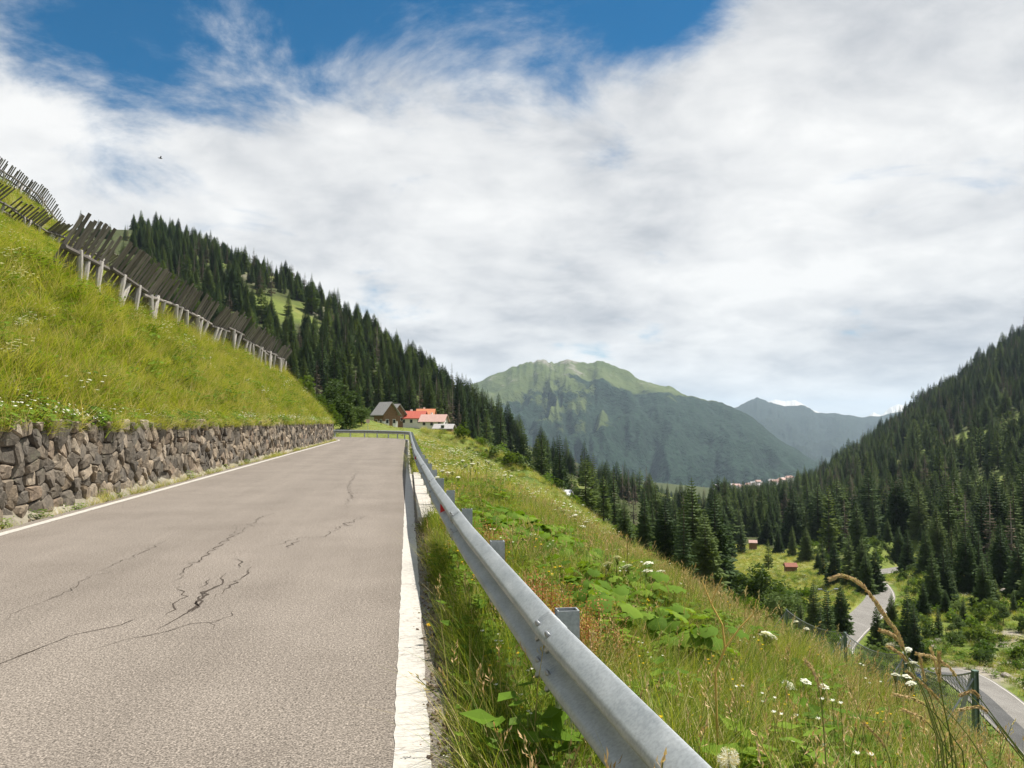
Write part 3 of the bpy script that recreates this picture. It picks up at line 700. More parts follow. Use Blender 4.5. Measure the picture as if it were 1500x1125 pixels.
for k, px, py, d in (('spruce0', 1284, 882, 92), ('spruce1', 1328, 858, 96), ('spruce2', 1306, 868, 104), ('spruce3', 1374, 884, 100), ('spruce0', 1352, 846, 112), ('spruce1', 1340, 880, 88)):
    tree_px(k, px, py, d, 'dark spruce right of the lower road, in front of the green knoll', 'spruces right of the lower road', 1.05)
for k, px, py, d in (('spruce0', 1222, 788, 160), ('spruce1', 1243, 776, 152), ('spruce2', 1262, 782, 146), ('spruce0', 1281, 796, 142), ('spruce3', 1205, 790, 175), ('spruce2', 1180, 770, 212), ('spruce1', 1160, 768, 222), ('spruce0', 1140, 770, 232), ('spruce2', 1268, 806, 138), ('spruce1', 1085, 762, 240), ('spruce0', 1066, 758, 228), ('spruce2', 1198, 806, 190)):
    tree_px(k, px, py, d, LB['hutrow'], 'spruces edging the hut meadow', 1.1)
for k, px, py, d in (('spruce0', 1388, 700, 172), ('dead0', 1412, 716, 168), ('spruce1', 1436, 704, 176), ('spruce2', 1460, 690, 182), ('dead1', 1448, 720, 170), ('spruce3', 1484, 698, 176), ('spruce0', 1500, 680, 184), ('spruce2', 1372, 740, 166), ('spruce1', 1402, 760, 160), ('dead0', 1480, 730, 166), ('spruce0', 1425, 752, 160), ('spruce3', 1520, 700, 170), ('spruce2', 1356, 770, 158)):
    tree_px(k, px, py, d, ('bare brownish dying spruce' if 'dead' in k else 'very tall dark spruce') + ' behind the green knoll', 'brown spruces behind the knoll' if 'dead' in k else 'tall spruces behind the knoll', 1.0)
for k, px, py, d in (('spruce0', 505, 545, 118), ('spruce2', 522, 560, 122), ('broad0', 488, 566, 108), ('broad1', 470, 572, 104), ('larch0', 512, 572, 110), ('broad0', 448, 560, 112), ('spruce1', 455, 548, 128), ('broad1', 530, 590, 114), ('spruce3', 480, 540, 130)):
    tree_px(k, px, py, d, {'s': 'dark conifer in the grove left of the chalets at the bend', 'b': 'rounded leafy tree in the grove left of the chalets at the bend', 'l': 'light green larch in the grove left of the chalets at the bend'}[k[0]], 'grove left of the chalets' + {'s': ', conifers', 'b': ', leafy', 'l': ''}[k[0]])
for k, px, py, d in (('spruce0', 605, 545, 262), ('spruce3', 620, 540, 270), ('spruce1', 592, 560, 255), ('spruce2', 632, 556, 268), ('dead0', 640, 548, 275), ('spruce3', 648, 545, 282), ('dead1', 657, 570, 268), ('dead0', 664, 565, 276), ('dead1', 672, 583, 262), ('spruce1', 680, 592, 258), ('spruce0', 692, 600, 250), ('dead0', 700, 605, 262), ('spruce2', 578, 568, 250)):
    tree_px(k, px, py, d, 'thin brown dying spruce rising behind the roofs at the bend' if 'dead' in k else 'slender green spruce rising behind the roofs at the bend', 'brown spruces behind the roofs' if 'dead' in k else 'green spruces behind the roofs', .8, (6, 26))

def project(x, y, z):
    v = Vector((x, y, z-EYE)); v = Matrix.Rotation(-PITCH, 3, 'X') @ (Matrix.Rotation(YAW, 3, 'Z') @ v)
    return 750+FPX*v.x/v.y, 562.5-FPX*v.z/v.y
HOUSE_SIGHT = lambda px, d: 538 < px < 668 and d < 240
def free(x, y, gap):
    return all((x-a)**2+(y-b)**2 > gap*gap for a, b in placed)
low_xy = LOWA[:, :2]
def ok_spot(x, y, gap):
    if not free(x, y, gap) or bool(meadow([x], [y])[0]): return False
    if np.hypot(low_xy[:, 0]-x, low_xy[:, 1]-y).min() < 6.5: return False
    if fbm(np.array([x/55+40]), np.array([y/55]))[0] > .15 and random.random() < .8: return False
    return True
c = 0
while c < 22:
    px = random.uniform(1300, 1510); d = random.uniform(112, 190); p = at(px, 617, d); q_ = project(p.x, p.y, h1(p.x, p.y))
    if np.hypot(low_xy[:, 0]-p.x, low_xy[:, 1]-p.y).min() < 7 or not free(p.x, p.y, 4): continue
    tree(random.choice(['spruce0', 'spruce1', 'spruce2', 'spruce3']), p.x, p.y, random.uniform(5, 12), 'young dark spruce scattered over the valley floor right of the lower road', 'young spruces right of the lower road', random.uniform(.9, 1.2)); c += 1
ZONES = [('right', 1080, 1540, 195, 360, 62, 'spruce in the dense dark wood at the foot of the right slope'),
         ('mid', 735, 1085, 135, 340, 62, 'spruce in the wood filling the valley below the crest'),
         ('left', 440, 735, 225, 380, 55, 'spruce on the slope above the houses at the bend')]
KEYS = ['spruce0', 'spruce1', 'spruce2', 'spruce3', 'spruce0', 'spruce2', 'larch0', 'larch1', 'dead0']
for zn, p0, p1, d0, d1, cnt, lab in ZONES:
    c = 0; tries = 0
    while c < cnt and tries < 4000:
        tries += 1
        px = random.uniform(p0, p1); d = math.sqrt(random.uniform(d0*d0, d1*d1)); p = at(px, 617, d)
        if HOUSE_SIGHT(px, d) or not ok_spot(p.x, p.y, 4.2): continue
        k = random.choice(KEYS); hgt = random.uniform(9, 19)
        if zn == 'mid':
            z = h1(p.x, p.y); lim = 617+.40*(px-598)       # trees stay below the far slopes seen above them
            hgt = random.uniform(8, 15)
        l2 = lab.replace('spruce', {'s': 'dark spruce', 'l': 'light green larch', 'd': 'brown dying spruce'}[k[0]])
        tree(k, p.x, p.y, hgt, l2, l2 + 's', random.uniform(.85, 1.1)); c += 1

for k, px, py, d in (('spruce1', 1396, 838, 122), ('spruce2', 1384, 862, 112), ('spruce0', 1420, 820, 138), ('spruce3', 1444, 826, 132), ('spruce2', 1470, 812, 142), ('spruce0', 1496, 822, 134), ('spruce1', 1410, 872, 106), ('larch1', 1458, 846, 120), ('spruce3', 1484, 860, 112), ('broad1', 1436, 902, 104), ('broad0', 1470, 908, 104), ('broad1', 1500, 915, 100), ('broad0', 1404, 912, 100), ('broad1', 1454, 884, 112), ('broad0', 1490, 880, 116)):
    tree_px(k, px, py, d, {'s': 'dark spruce growing on the green knoll above the stream', 'l': 'pale larch growing on the green knoll above the stream', 'b': 'leafy bushy tree on the green knoll above the stream'}[k[0]], {'s': 'spruces on the knoll', 'l': None, 'b': 'leafy trees on the knoll'}[k[0]], 1.1, (2.2, 14))
for k, px, py, d in (('spruce0', 1300, 758, 226), ('spruce2', 1316, 770, 218), ('spruce1', 1332, 752, 230), ('spruce3', 1348, 765, 222), ('spruce2', 1364, 756, 214), ('spruce0', 1325, 790, 206), ('larch0', 1345, 795, 204)):
    tree_px(k, px, py, d, 'tall green conifer above the far end of the lower road', 'conifers above the lower road end', 1.15)
# far forest: trees past the three hundred nearest, as one mass on each slope
def variants(name, items):
    c = bpy.data.collections.new(name)
    for k, (me) in enumerate(items):
        o = bpy.data.objects.new('%s_%02d' % (name, k), me); c.objects.link(o)
    return c
def scatter(name, pts, rots, scl, idx_, coll, label, cat):
    me = bpy.data.meshes.new(name); me.vertices.add(len(pts)); me.vertices.foreach_set('co', np.asarray(pts, np.float32).ravel())
    a = me.attributes.new('rot', 'FLOAT_VECTOR', 'POINT'); a.data.foreach_set('vector', np.asarray(rots, np.float32).ravel())
    a = me.attributes.new('scl', 'FLOAT_VECTOR', 'POINT'); a.data.foreach_set('vector', np.asarray(scl, np.float32).ravel())
    a = me.attributes.new('idx', 'INT', 'POINT'); a.data.foreach_set('value', np.asarray(idx_, np.int32))
    o = obj(name, me); ng = bpy.data.node_groups.new(name, 'GeometryNodeTree')
    ng.interface.new_socket('Geometry', in_out='INPUT', socket_type='NodeSocketGeometry'); ng.interface.new_socket('Geometry', in_out='OUTPUT', socket_type='NodeSocketGeometry')
    N = NT(ng); gi = N.add('NodeGroupInput'); go = N.add('NodeGroupOutput')
    ci = N.add('GeometryNodeCollectionInfo'); ci.inputs['Collection'].default_value = coll; ci.inputs['Separate Children'].default_value = True; ci.inputs['Reset Children'].default_value = True
    def na(nm, ty): return N.add('GeometryNodeInputNamedAttribute', {'Name': nm}, data_type=ty).outputs[0]
    e2r = N.add('FunctionNodeEulerToRotation', {0: na('rot', 'FLOAT_VECTOR')})
    ip = N.add('GeometryNodeInstanceOnPoints', {'Points': gi.outputs[0], 'Instance': ci.outputs[0], 'Pick Instance': True, 'Instance Index': na('idx', 'INT'), 'Rotation': e2r.outputs[0], 'Scale': na('scl', 'FLOAT_VECTOR')})
    N.l.new(ip.outputs[0], go.inputs[0])
    m = o.modifiers.new('scatter', 'NODES'); m.node_group = ng
    return tag(o, label, cat, kind='stuff')
def joined_tree(key):
    T = TREES[key]; a, b = T['crown'], T['trunk']
    va = np.empty(len(a.vertices)*3); a.vertices.foreach_get('co', va); vb = np.empty(len(b.vertices)*3); b.vertices.foreach_get('co', vb)
    fa = [tuple(p.vertices) for p in a.polygons]; n = len(a.vertices); fb = [tuple(n+i for i in p.vertices) for p in b.polygons]
    return mesh('tree', np.concatenate([va, vb]).reshape(-1, 3), fa+fb, [a.materials[0], b.materials[0]], [0]*len(fa)+[1]*len(fb))
fcoll = variants('forest_source', [joined_tree(k) for k in ('spruce0', 'spruce1', 'spruce2', 'spruce3', 'larch0', 'larch1', 'dead0', 'dead1')])
def forest_on(name, label, test, x0, x1, y0, y1, spacing, hmin, hmax, dead=.05, dseed=0.0):
    nxx, nyy = int((x1-x0)/spacing), int((y1-y0)/spacing)
    gx, gy = np.meshgrid(np.linspace(x0, x1, nxx), np.linspace(y0, y1, nyy)); gx = (gx+rng.uniform(-.6, .6, gx.shape)*spacing).ravel(); gy = (gy+rng.uniform(-.6, .6, gy.shape)*spacing).ravel()
    m = test(gx, gy) & ~meadow(gx, gy) & (np.hypot(gx, gy) > 120)
    m &= ~((fbm(gx/55+40, gy/55) > .10) & (rng.random(gx.size) < .88)) & (rng.random(gx.size) < .93)
    gx, gy = gx[m], gy[m]
    pl = np.array(placed); keep = np.array([((pl[:, 0]-x)**2+(pl[:, 1]-y)**2).min() > 12 for x, y in zip(gx, gy)]); gx, gy = gx[keep], gy[keep]
    gz = H(gx, gy); n = len(gx)
    hh = (hmin+(hmax-hmin)*rng.beta(2.2, 1.6, n)*1.1-3*(rng.random(n) < .18))*(.72+.9*(fbm(gx/30, gy/30)+.4))/15.3
    dn = fbm(gx/35+dseed, gy/35+dseed)
    ii = rng.integers(0, 4, n); ii = np.where(rng.random(n) < .10+.9*np.clip(fbm(gx/45+90, gy/45), 0, .3), rng.integers(4, 6, n), ii); ii = np.where((dn > .17) & (rng.random(n) < .6) | (rng.random(n) < dead), rng.integers(6, 8, n), ii)
    rots = np.stack([rng.uniform(-.03, .03, n), rng.uniform(-.03, .03, n), rng.uniform(0, 6.28, n)], -1); wd = hh*rng.uniform(.85, 1.45, n)
    scatter(name, np.stack([gx, gy, gz], -1), rots, np.stack([wd, wd, hh], -1), ii, fcoll, label, 'forest'); print(name, n)
def bearing(x, y): return 750+FPX*np.tan(np.arctan2(x, y)-YAW)
forest_on('forest', 'dense conifer wood covering the steep slope left of the road', lambda x, y: (bearing(x, y) < 720) & (np.hypot(x, y) > 240) & (bearing(x, y) > 20) & (y < 800) & ~((bearing(x, y) < 190) & (np.hypot(x, y) > 380) & (fbm(x/40, y/40) > -.2)), -520, 60, 150, 780, 6.2, 7, 13.5)
forest_on('forest', 'dark conifer wood covering the steep right valley side', lambda x, y: (bearing(x, y) > 1040) & (np.hypot(x, y) > 240) & (bearing(x, y) < 1640), 90, 980, 160, 1120, 7.8, 9, 18, .07, 13.0)
forest_on('forest', 'scattered conifers on the valley floor between the two slopes', lambda x, y: (bearing(x, y) > 700) & (bearing(x, y) < 1120) & (np.hypot(x, y) > 340) & (fbm(x/90+3, y/90) > -.02), 10, 620, 300, 1500, 14, 9, 16, .04)

# ------------------------------------------------------------------ houses
m_shingle = simple('grey_roof', (.34, .32, .31), .7, .2, 3)
m_redroof = simple('red_roof', (.38, .085, .055), .7, .2, 3)
m_orange = simple('orange_roof', (.46, .17, .075), .6, .12, 3)
m_pinkroof = simple('pale_red_roof', (.42, .27, .23), .7, .15, 3)
m_rust = simple('rusty_roof', (.26, .10, .065), .8, .2, 5)
m_timber = simple('brown_timber', (.20, .115, .06), .8, .3, 4)
m_white = simple('white_plaster', (.72, .69, .63), .85, .08, 3)
m_metalroof = simple('bright_metal_roof', (.60, .60, .60), .45, .15, 2, .2)
m_dark = simple('dark_glass', (.03, .035, .04), .2, .1)
def house(name, label, cat, loc, rz, wx, ly, hw, hr, wall_m, roof_m, lower_m=None, win=(2, 2), over=.5, chimney=True, base=1.2, door=True, group=None):
    r = thing(name, label, cat, loc, rz, group)
    mb = MB(); z0 = hw*.42 if lower_m else -base
    V = []
    for y in (-ly/2, ly/2): V += [(-wx/2, y, z0), (wx/2, y, z0), (wx/2, y, hw), (0, y, hw+hr), (-wx/2, y, hw)]
    mb.face_add(V, [(0, 1, 2, 3, 4), (9, 8, 7, 6, 5), (1, 6, 7, 2), (0, 4, 9, 5), (0, 5, 6, 1)]); obj('wall', mb.build('wall', wall_m), r)
    if lower_m:
        mb = MB(); mb.box((0, 0, (z0-base)/2-.002), (wx+.06, ly+.06, z0+base)); obj('ground_floor', mb.build('ground_floor', lower_m), r)
    mb = MB(); sl = hr/(wx/2); th = .16; e = wx/2+over
    for sg in (-1, 1):
        V = []
        for y in (-ly/2-over, ly/2+over): V += [(0, y, hw+hr+.05), (sg*e, y, hw-sl*over+.05), (sg*e, y, hw-sl*over+.05+th), (0, y, hw+hr+.05+th)]
        mb.face_add(V, [(0, 1, 2, 3), (7, 6, 5, 4), (0, 4, 5, 1), (1, 5, 6, 2), (2, 6, 7, 3), (3, 7, 4, 0)])
    rf = obj('roof', mb.build('roof', roof_m), r)
    if chimney:
        mb = MB(); mb.box((wx*.18, ly*.15, hw+hr*.7+.5), (.5, .5, 1.3)); obj('chimney', mb.build('chimney', m_white), rf)
    nw, nl = win
    for fl in range(max(1, int(hw/2.6))):
        zc_ = 1.5+fl*2.6
        for sgn in (-1, 1):
            for k in range(nw):
                x = (k+.5)/nw*wx-wx/2; mb = MB(); mb.box((x, sgn*(ly/2+.045), zc_), (.9, .06, 1.1)); wo = obj('window', mb.build('window', m_white), r)
                mb = MB(); mb.box((x, sgn*(ly/2+.08), zc_), (.7, .02, .9)); obj('pane', mb.build('pane', m_dark), wo)
            for k in range(nl):
                y = (k+.5)/nl*ly-ly/2; mb = MB(); mb.box((sgn*(wx/2+.045), y, zc_), (.06, .9, 1.1)); wo = obj('window', mb.build('window', m_white), r)
                mb = MB(); mb.box((sgn*(wx/2+.08), y, zc_), (.02, .7, .9)); obj('pane', mb.build('pane', m_dark), wo)
    if door:
        mb = MB(); mb.box((wx*.02, -ly/2-.05, .95), (.95, .07, 2.0)); obj('door', mb.build('door', m_timber), r)
    return r
def hloc(px, py, d, sink=.2):
    p = at(px, py, d); return (p.x, p.y, max(h1(p.x, p.y), p.z)-sink)
house('chalet', 'tall timber chalet with steep grey roof and white lower storey at the bend', 'house', hloc(565, 625, 205), R(34), 4.0, 4.4, 3.7, 2.4, m_timber, m_shingle, m_white, (2, 2), .7, False)
house('chalet', 'smaller brown timber chalet with steep grey roof behind the tall one', 'house', hloc(577, 621, 224), R(38), 3.9, 4.2, 3.2, 2.2, m_timber, m_shingle, None, (2, 1), .6, False)
house('house', 'long house with bright red roof and white walls behind the road bend', 'house', hloc(606, 624, 226), R(76), 5.5, 6.2, 2.4, 1.7, m_white, m_redroof, None, (1, 3), .5)
house('house', 'house with orange tiled roof joined behind the red-roofed one', 'house', hloc(624, 623, 232), R(80), 5.0, 4.6, 2.8, 1.8, m_white, m_orange, None, (1, 2), .4)
house('house', 'low house with pale faded red roof and white gable right of the orange roof', 'house', hloc(636, 628, 214), R(74), 5.2, 6.0, 2.1, 1.6, m_white, m_pinkroof, None, (1, 3), .5)
house('shed', 'low shed with dull grey roof downhill of the pale red roof', 'shed', hloc(651, 634, 196), R(74), 3.6, 4.2, 1.2, .9, m_timber, m_shingle, None, (1, 1), .4, False)
p = at(812, 727, 112); house('hut', 'small hut with bright metal roof just over the grassy crest', 'hut', (p.x, p.y, p.z-1.35), R(70), 3.2, 3.9, 1.5, .55, m_timber, m_metalroof, None, (1, 1), .4, False, 3.5)
house('hay_hut', 'small dark hay hut with rusty red roof in the middle of the sunny meadow', 'hut', hloc(1158, 838, 184, 0), R(78), 1.9, 2.3, 1.25, .6, m_timber, m_rust, None, (0, 0), .2, False, 1.0, False)
house('hay_hut', 'farther hay hut with pale roof at the top edge of the meadow', 'hut', hloc(1103, 801, 258, 0), R(70), 1.9, 2.2, 1.3, .6, m_timber, m_pinkroof, None, (0, 0), .2, False, 1.0, False)
for k in range(34):
    px = random.gauss(1115, 28); py = 726-.11*(px-1068)+random.uniform(-5, 6)+(6 if px < 1100 else 0); d = 2560+random.uniform(-90, 90)
    d = random.uniform(1500, 1900); p = at(px, py, d); r = thing('village_house', 'tiny pale house in the far village on the valley floor', 'house', (p.x, p.y, h1(p.x, p.y)+4), random.uniform(0, 3), 'houses of the far village')
    mb = MB(); s_ = random.uniform(.8, 1.3); mb.box((0, 0, 0), (8*s_, 10*s_, 12)); obj('wall', mb.build('wall', m_white), r)
    mb = MB(); V = [(-5.2*s_, -6.5*s_, 6), (5.2*s_, -6.5*s_, 6), (0, -6.5*s_, 9.5), (-5.2*s_, 6.5*s_, 6), (5.2*s_, 6.5*s_, 6), (0, 6.5*s_, 9.5)]; mb.face_add(V, [(0, 1, 2), (5, 4, 3), (0, 2, 5, 3), (1, 4, 5, 2), (0, 3, 4, 1)]); obj('roof', mb.build('roof', random.choice([m_pinkroof, m_shingle])), r)
for k, (px, py, d) in enumerate(((868, 688, 640), (893, 694, 700), (925, 701, 760), (940, 707, 720), (880, 699, 600), (955, 712, 680))):
    p = at(px, py, d); house('farmhouse', 'small farmhouse on the bright meadow across the valley', 'house', (p.x, p.y, h1(p.x, p.y)), random.uniform(0, 3), 5, 6.5, 3, 1.8, m_white, m_shingle, None, (1, 1), .5, False, 2, False, 'farmhouses across the valley')

# ------------------------------------------------------------------ lower road with its markings
def ribbon(name, P, a, b, z, mat, parent=None):
    vs = []
    for i, p in enumerate(P):
        t = P[min(i+1, len(P)-1)]-P[max(i-1, 0)]; n = Vector((t.y, -t.x, 0)).normalized(); vs += [p+n*a+Vector((0, 0, z)), p+n*b+Vector((0, 0, z))]
    return obj(name, mesh(name, vs, [(2*i, 2*i+1, 2*i+3, 2*i+2) for i in range(len(P)-1)], [mat]), parent)
lr = tag(ribbon('lower_road', LOWC, -2.15, 2.15, .04, m_asph_low), kind='structure')
ribbon('edge_line', LOWC, 1.88, 1.98, .050, m_paint, lr)
ribbon('asphalt_patch', LOWC[8:60], -1.9, -.15, .045, m_asph_dark, lr)

# ------------------------------------------------------------------ rockfall net barrier below the crest
m_green = simple('green_steel', (.10, .15, .12), .55, .2, 5, .2)
m_cable = simple('cable', (.20, .215, .21), .5, .2, 5, .5)
BP = [at(1428, 984, 20), at(1325, 958, 31), at(1238, 927, 43), at(1152, 893, 57)]
rb = thing('rockfall_barrier', 'green steel posts with wire net catching rocks below the grassy crest', 'barrier', tuple(BP[0]-Vector((0, 0, 3))))
r0 = rb.location; feet = []
for p in BP:
    g = h1(p.x, p.y); zf = min(g, p.z-2.4)-.3; feet.append(Vector((p.x-.2, p.y, zf)))
    mb = MB(); h_ = p.z-zf; mb.box((0, 0, h_/2), (.11, .012, h_)); mb.box((-.055, 0, h_/2), (.012, .11, h_)); mb.box((.055, 0, h_/2), (.012, .11, h_)); mb.box((0, 0, h_+.02), (.13, .13, .03))
    obj('post', mb.build('post', m_green), rb, Vector((p.x, p.y, zf))-r0)
    mb = MB(); mb.tube([p-Vector((0, 0, .1)), p+Vector((-1.5, -.4, -1.6)), Vector((p.x-2.9, p.y-.8, h1(p.x-2.9, p.y-.8)))], .022, 5)
    o = obj('stay_cable', mb.build('stay_cable', m_cable), rb, -r0)
    mb = MB(); mb.tube([p+Vector((.05, .12, -.05)), Vector((p.x-.75, p.y+.5, zf+.6))], .055, 6); obj('strut', mb.build('strut', m_galv), rb, -r0)
for i in range(len(BP)-1):
    a, b = BP[i], BP[i+1]; mb = MB(); nC = 30
    sag = lambda u, top: (-.35 if top else .1)*4*u*(1-u)
    top = [a.lerp(b, k/nC)+Vector((0, 0, sag(k/nC, 1))) for k in range(nC+1)]
    bot = [feet[i].lerp(feet[i+1], k/nC)+Vector((.9*math.sin(math.pi*k/nC), 0, .5)) for k in range(nC+1)]
    c_ = MB(); c_.tube(top, .022, 5); c_.tube(bot, .022, 5); obj('cable', c_.build('cable', m_cable), rb, -r0)
    rows = 11
    G = [[t.lerp(bb, j/rows)+Vector((.35*math.sin(math.pi*j/rows), 0, 0)) for j in range(rows+1)] for t, bb in zip(top, bot)]
    for k in range(nC):
        for j in range(rows):
            mb.tube([G[k][j], G[k+1][j+1]], .008, 3, False); mb.tube([G[k+1][j], G[k][j+1]], .008, 3, False)
    obj('net', mb.build('net', m_cable), rb, -r0)

# ------------------------------------------------------------------ boulders, sign, lamp post, barrel
def boulder(loc, s_, label, group):
    import bmesh
    bm = bmesh.new(); bmesh.ops.create_icosphere(bm, subdivisions=2, radius=1)
    sc = Vector((random.uniform(.8, 1.3), random.uniform(.7, 1.1), random.uniform(.55, .85)))
    pl = [Vector((random.gauss(0, 1), random.gauss(0, 1), random.gauss(0, 1))).normalized() for _ in range(7)]
    for v in bm.verts:
        for n_ in pl:
            d = v.co.dot(n_)-.72
            if d > 0: v.co -= n_*d
        v.co = Vector((v.co.x*sc.x, v.co.y*sc.y, v.co.z*sc.z))*random.uniform(.96, 1.04)
    me = bpy.data.meshes.new('boulder'); bm.to_mesh(me); bm.free(); me.materials.append(m_rock)
    tag(obj('boulder', me, None, loc, (0, 0, random.uniform(0, 6)), s_), label, 'rock', group)
for k in range(15):
    px, py = random.uniform(1450, 1530), random.uniform(960, 1002); d = 78+random.uniform(-6, 10); p = at(px, py, d)
    boulder((p.x, p.y, h1(p.x, p.y)+.1), random.uniform(.25, .7), 'pale boulder in the stony stream bed beside the lower road', 'boulders in the stream bed')
for k in range(12):
    p = at(random.uniform(1295, 1400), random.uniform(935, 975), random.uniform(88, 100)); boulder((p.x, p.y, h1(p.x, p.y)+.1), random.uniform(.3, .7), 'grey boulder on the slope under the green knoll', 'boulders under the knoll')
p = at(1473, 874, 132); boulder((p.x, p.y, h1(p.x, p.y)+.3), .9, 'lone whitish boulder lying on the grassy knoll', None)
p = at(539, 617, 97); t_ = thing('road_sign', 'small pale board on a post beside the grove at the bend', 'sign', (p.x, p.y, h1(p.x, p.y)))
mb = MB(); mb.tube([(0, 0, -.3), (0, 0, p.z-h1(p.x, p.y)+.2)], .03, 6); obj('pole', mb.build('pole', m_galv), t_)
mb = MB(); mb.box((0, -.045, p.z-h1(p.x, p.y)), (.42, .02, .42)); obj('board', mb.build('board', simple('pale_board', (.62, .42, .38), .5, .1)), t_)
p = at(1213, 866, 108); g = h1(p.x, p.y); t_ = thing('lamp_post', 'thin green lamp post with two arms among the spruces by the lower road', 'lamp post', (p.x, p.y, g))
mb = MB(); mb.tube([(0, 0, -.3), (0, 0, p.z-g)], [.09, .06], 7); obj('pole', mb.build('pole', m_green), t_)
for s_ in (-1, 1):
    mb = MB(); mb.tube([(0, 0, p.z-g-.1), (s_*.9, 0, p.z-g+.25)], .035, 5); a_ = obj('arm', mb.build('arm', m_green), t_)
    mb = MB(); mb.box((s_*1.1, 0, p.z-g+.27), (.55, .2, .12)); obj('lamp_head', mb.build('lamp_head', m_galv), a_)
p = at(1344, 1008, 74); g = h1(p.x, p.y); t_ = thing('barrel', 'small blue barrel standing beside the lower road behind the net', 'barrel', (p.x, p.y, g))
mb = MB(); mb.tube([(0, 0, 0), (0, 0, .25), (0, 0, .3), (0, 0, .6), (0, 0, .65), (0, 0, .9)], [.29, .29, .31, .31, .29, .28], 14); obj('body', mb.build('body', simple('blue_plastic', (.02, .10, .45), .4, .1)), t_)
mb = MB(); mb.tube([(0, 0, .9), (0, 0, .94)], [.3, .29], 14); obj('lid', mb.build('lid', m_dark), t_)
p = at(235, 232, 70); t_ = thing('bird', 'tiny dark bird gliding in the pale sky above the hillside', 'bird', p, .6)
m_bird = simple('bird_feathers', (.06, .055, .05), .8)
mb = MB(); mb.tube([(-.16, 0, 0), (-.08, 0, 0), (.04, 0, .01), (.13, 0, .015), (.17, 0, .01)], [.01, .035, .045, .03, .006], 8); mb.face_add([(-.14, 0, 0), (-.26, .05, 0), (-.26, -.05, 0), (-.2, 0, -.01)], [(0, 1, 3), (0, 3, 2)]); obj('body', mb.build('body', m_bird), t_)
for s_ in (-1, 1):
    mb = MB(); mb.face_add([(.06, 0, .02), (-.06, 0, .02), (-.08, s_*.22, .12), (.02, s_*.24, .14), (-.1, s_*.42, .08), (0, 0, .0)], [(0, 1, 2, 3), (3, 2, 4), (0, 5, 1)]); obj('wing', mb.build('wing', m_bird), t_)

# ------------------------------------------------------------------ grass and plants
G1 = [(.12, (.10, .150, .014)), (.38, (.19, .25, .025)), (.6, (.29, .325, .040)), (.88, (.42, .39, .08))]
m_grass = leafmat('grass_blades', G1, .48, .6)
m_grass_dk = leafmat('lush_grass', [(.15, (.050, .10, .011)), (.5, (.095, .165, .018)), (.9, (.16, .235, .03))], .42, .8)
m_straw = leafmat('straw', [(.2, (.33, .27, .11)), (.5, (.48, .40, .18)), (.85, (.60, .52, .28))], .30, .8, .8)
m_strawdk = leafmat('ripe_seed', [(.2, (.42, .28, .14)), (.6, (.56, .40, .22)), (.9, (.66, .52, .32))], .25, .8, .8)
m_stem = leafmat('green_stem', [(.2, (.09, .12, .025)), (.8, (.20, .22, .06))], .2, .8)
m_wht = leafmat('white_petals', [(.2, (.62, .62, .52)), (.8, (.82, .82, .74))], .25, .8)
m_yel = leafmat('yellow_petals', [(.2, (.70, .42, .01)), (.8, (.85, .58, .02))], .25, .8)
m_leaf = leafmat('big_leaves', [(.15, (.060, .12, .010)), (.5, (.11, .195, .016)), (.85, (.18, .27, .028))], .38, .8, .75, .6)
m_sorrel = leafmat('red_sorrel', [(.2, (.33, .13, .06)), (.5, (.42, .20, .09)), (.85, (.46, .32, .12))], .25, 1.5, .8, .4)
MATS = [m_grass, m_grass_dk, m_straw, m_strawdk, m_stem, m_wht, m_yel, m_leaf, m_sorrel]
class Tuft(MB):
    def blade(s, x, y, h, wid, lean, az, curve, seg=3):
        ca, sa = math.cos(az), math.sin(az); px, py = -sa, ca; V = []
        for i in range(seg+1):
            u = i/seg; r = lean*h*u+curve*h*u*u; z = h*u*(1-.35*curve*u); wv = wid*(1-u**1.6)/2
            if i < seg: V += [(x+ca*r-px*wv, y+sa*r-py*wv, z), (x+ca*r+px*wv, y+sa*r+py*wv, z)]
            else: V += [(x+ca*r, y+sa*r, z)]
        fs = [(2*i, 2*i+1, 2*i+3, 2*i+2) for i in range(seg-1)]+[(2*seg-2, 2*seg-1, 2*seg)]
        s.face_add(V, fs)
    def stalk(s, x, y, h, az, lean, head, m_st, m_hd, rs, spread=.018):
        ca, sa = math.cos(az), math.sin(az); P = []
        for i in range(5):
            u = i/4; r = lean*h*u*u; P.append(Vector((x+ca*r, y+sa*r, h*u*(1-.25*lean*u))))
        s.cur = m_st; s.tube(P, .0016, 3, False); s.cur = m_hd
        t = (P[4]-P[3]).normalized(); a = t.orthogonal().normalized(); b = t.cross(a); n = int(head/.012)
        for k in range(n):
            u = k/n; c = P[4]-t*head*(1-u)*.9+t*.02; ang = rs.uniform(0, 6.28); o = a*math.cos(ang)+b*math.sin(ang)
            sp = spread*(1-.55*u)*rs.uniform(.6, 1.3); q_ = c+o*sp+t*.012; sd_ = t.cross(o)*.0035
            s.face_add([c, q_-sd_+t*.002, q_+t*.016, q_+sd_+t*.002], [(0, 1, 2, 3)])
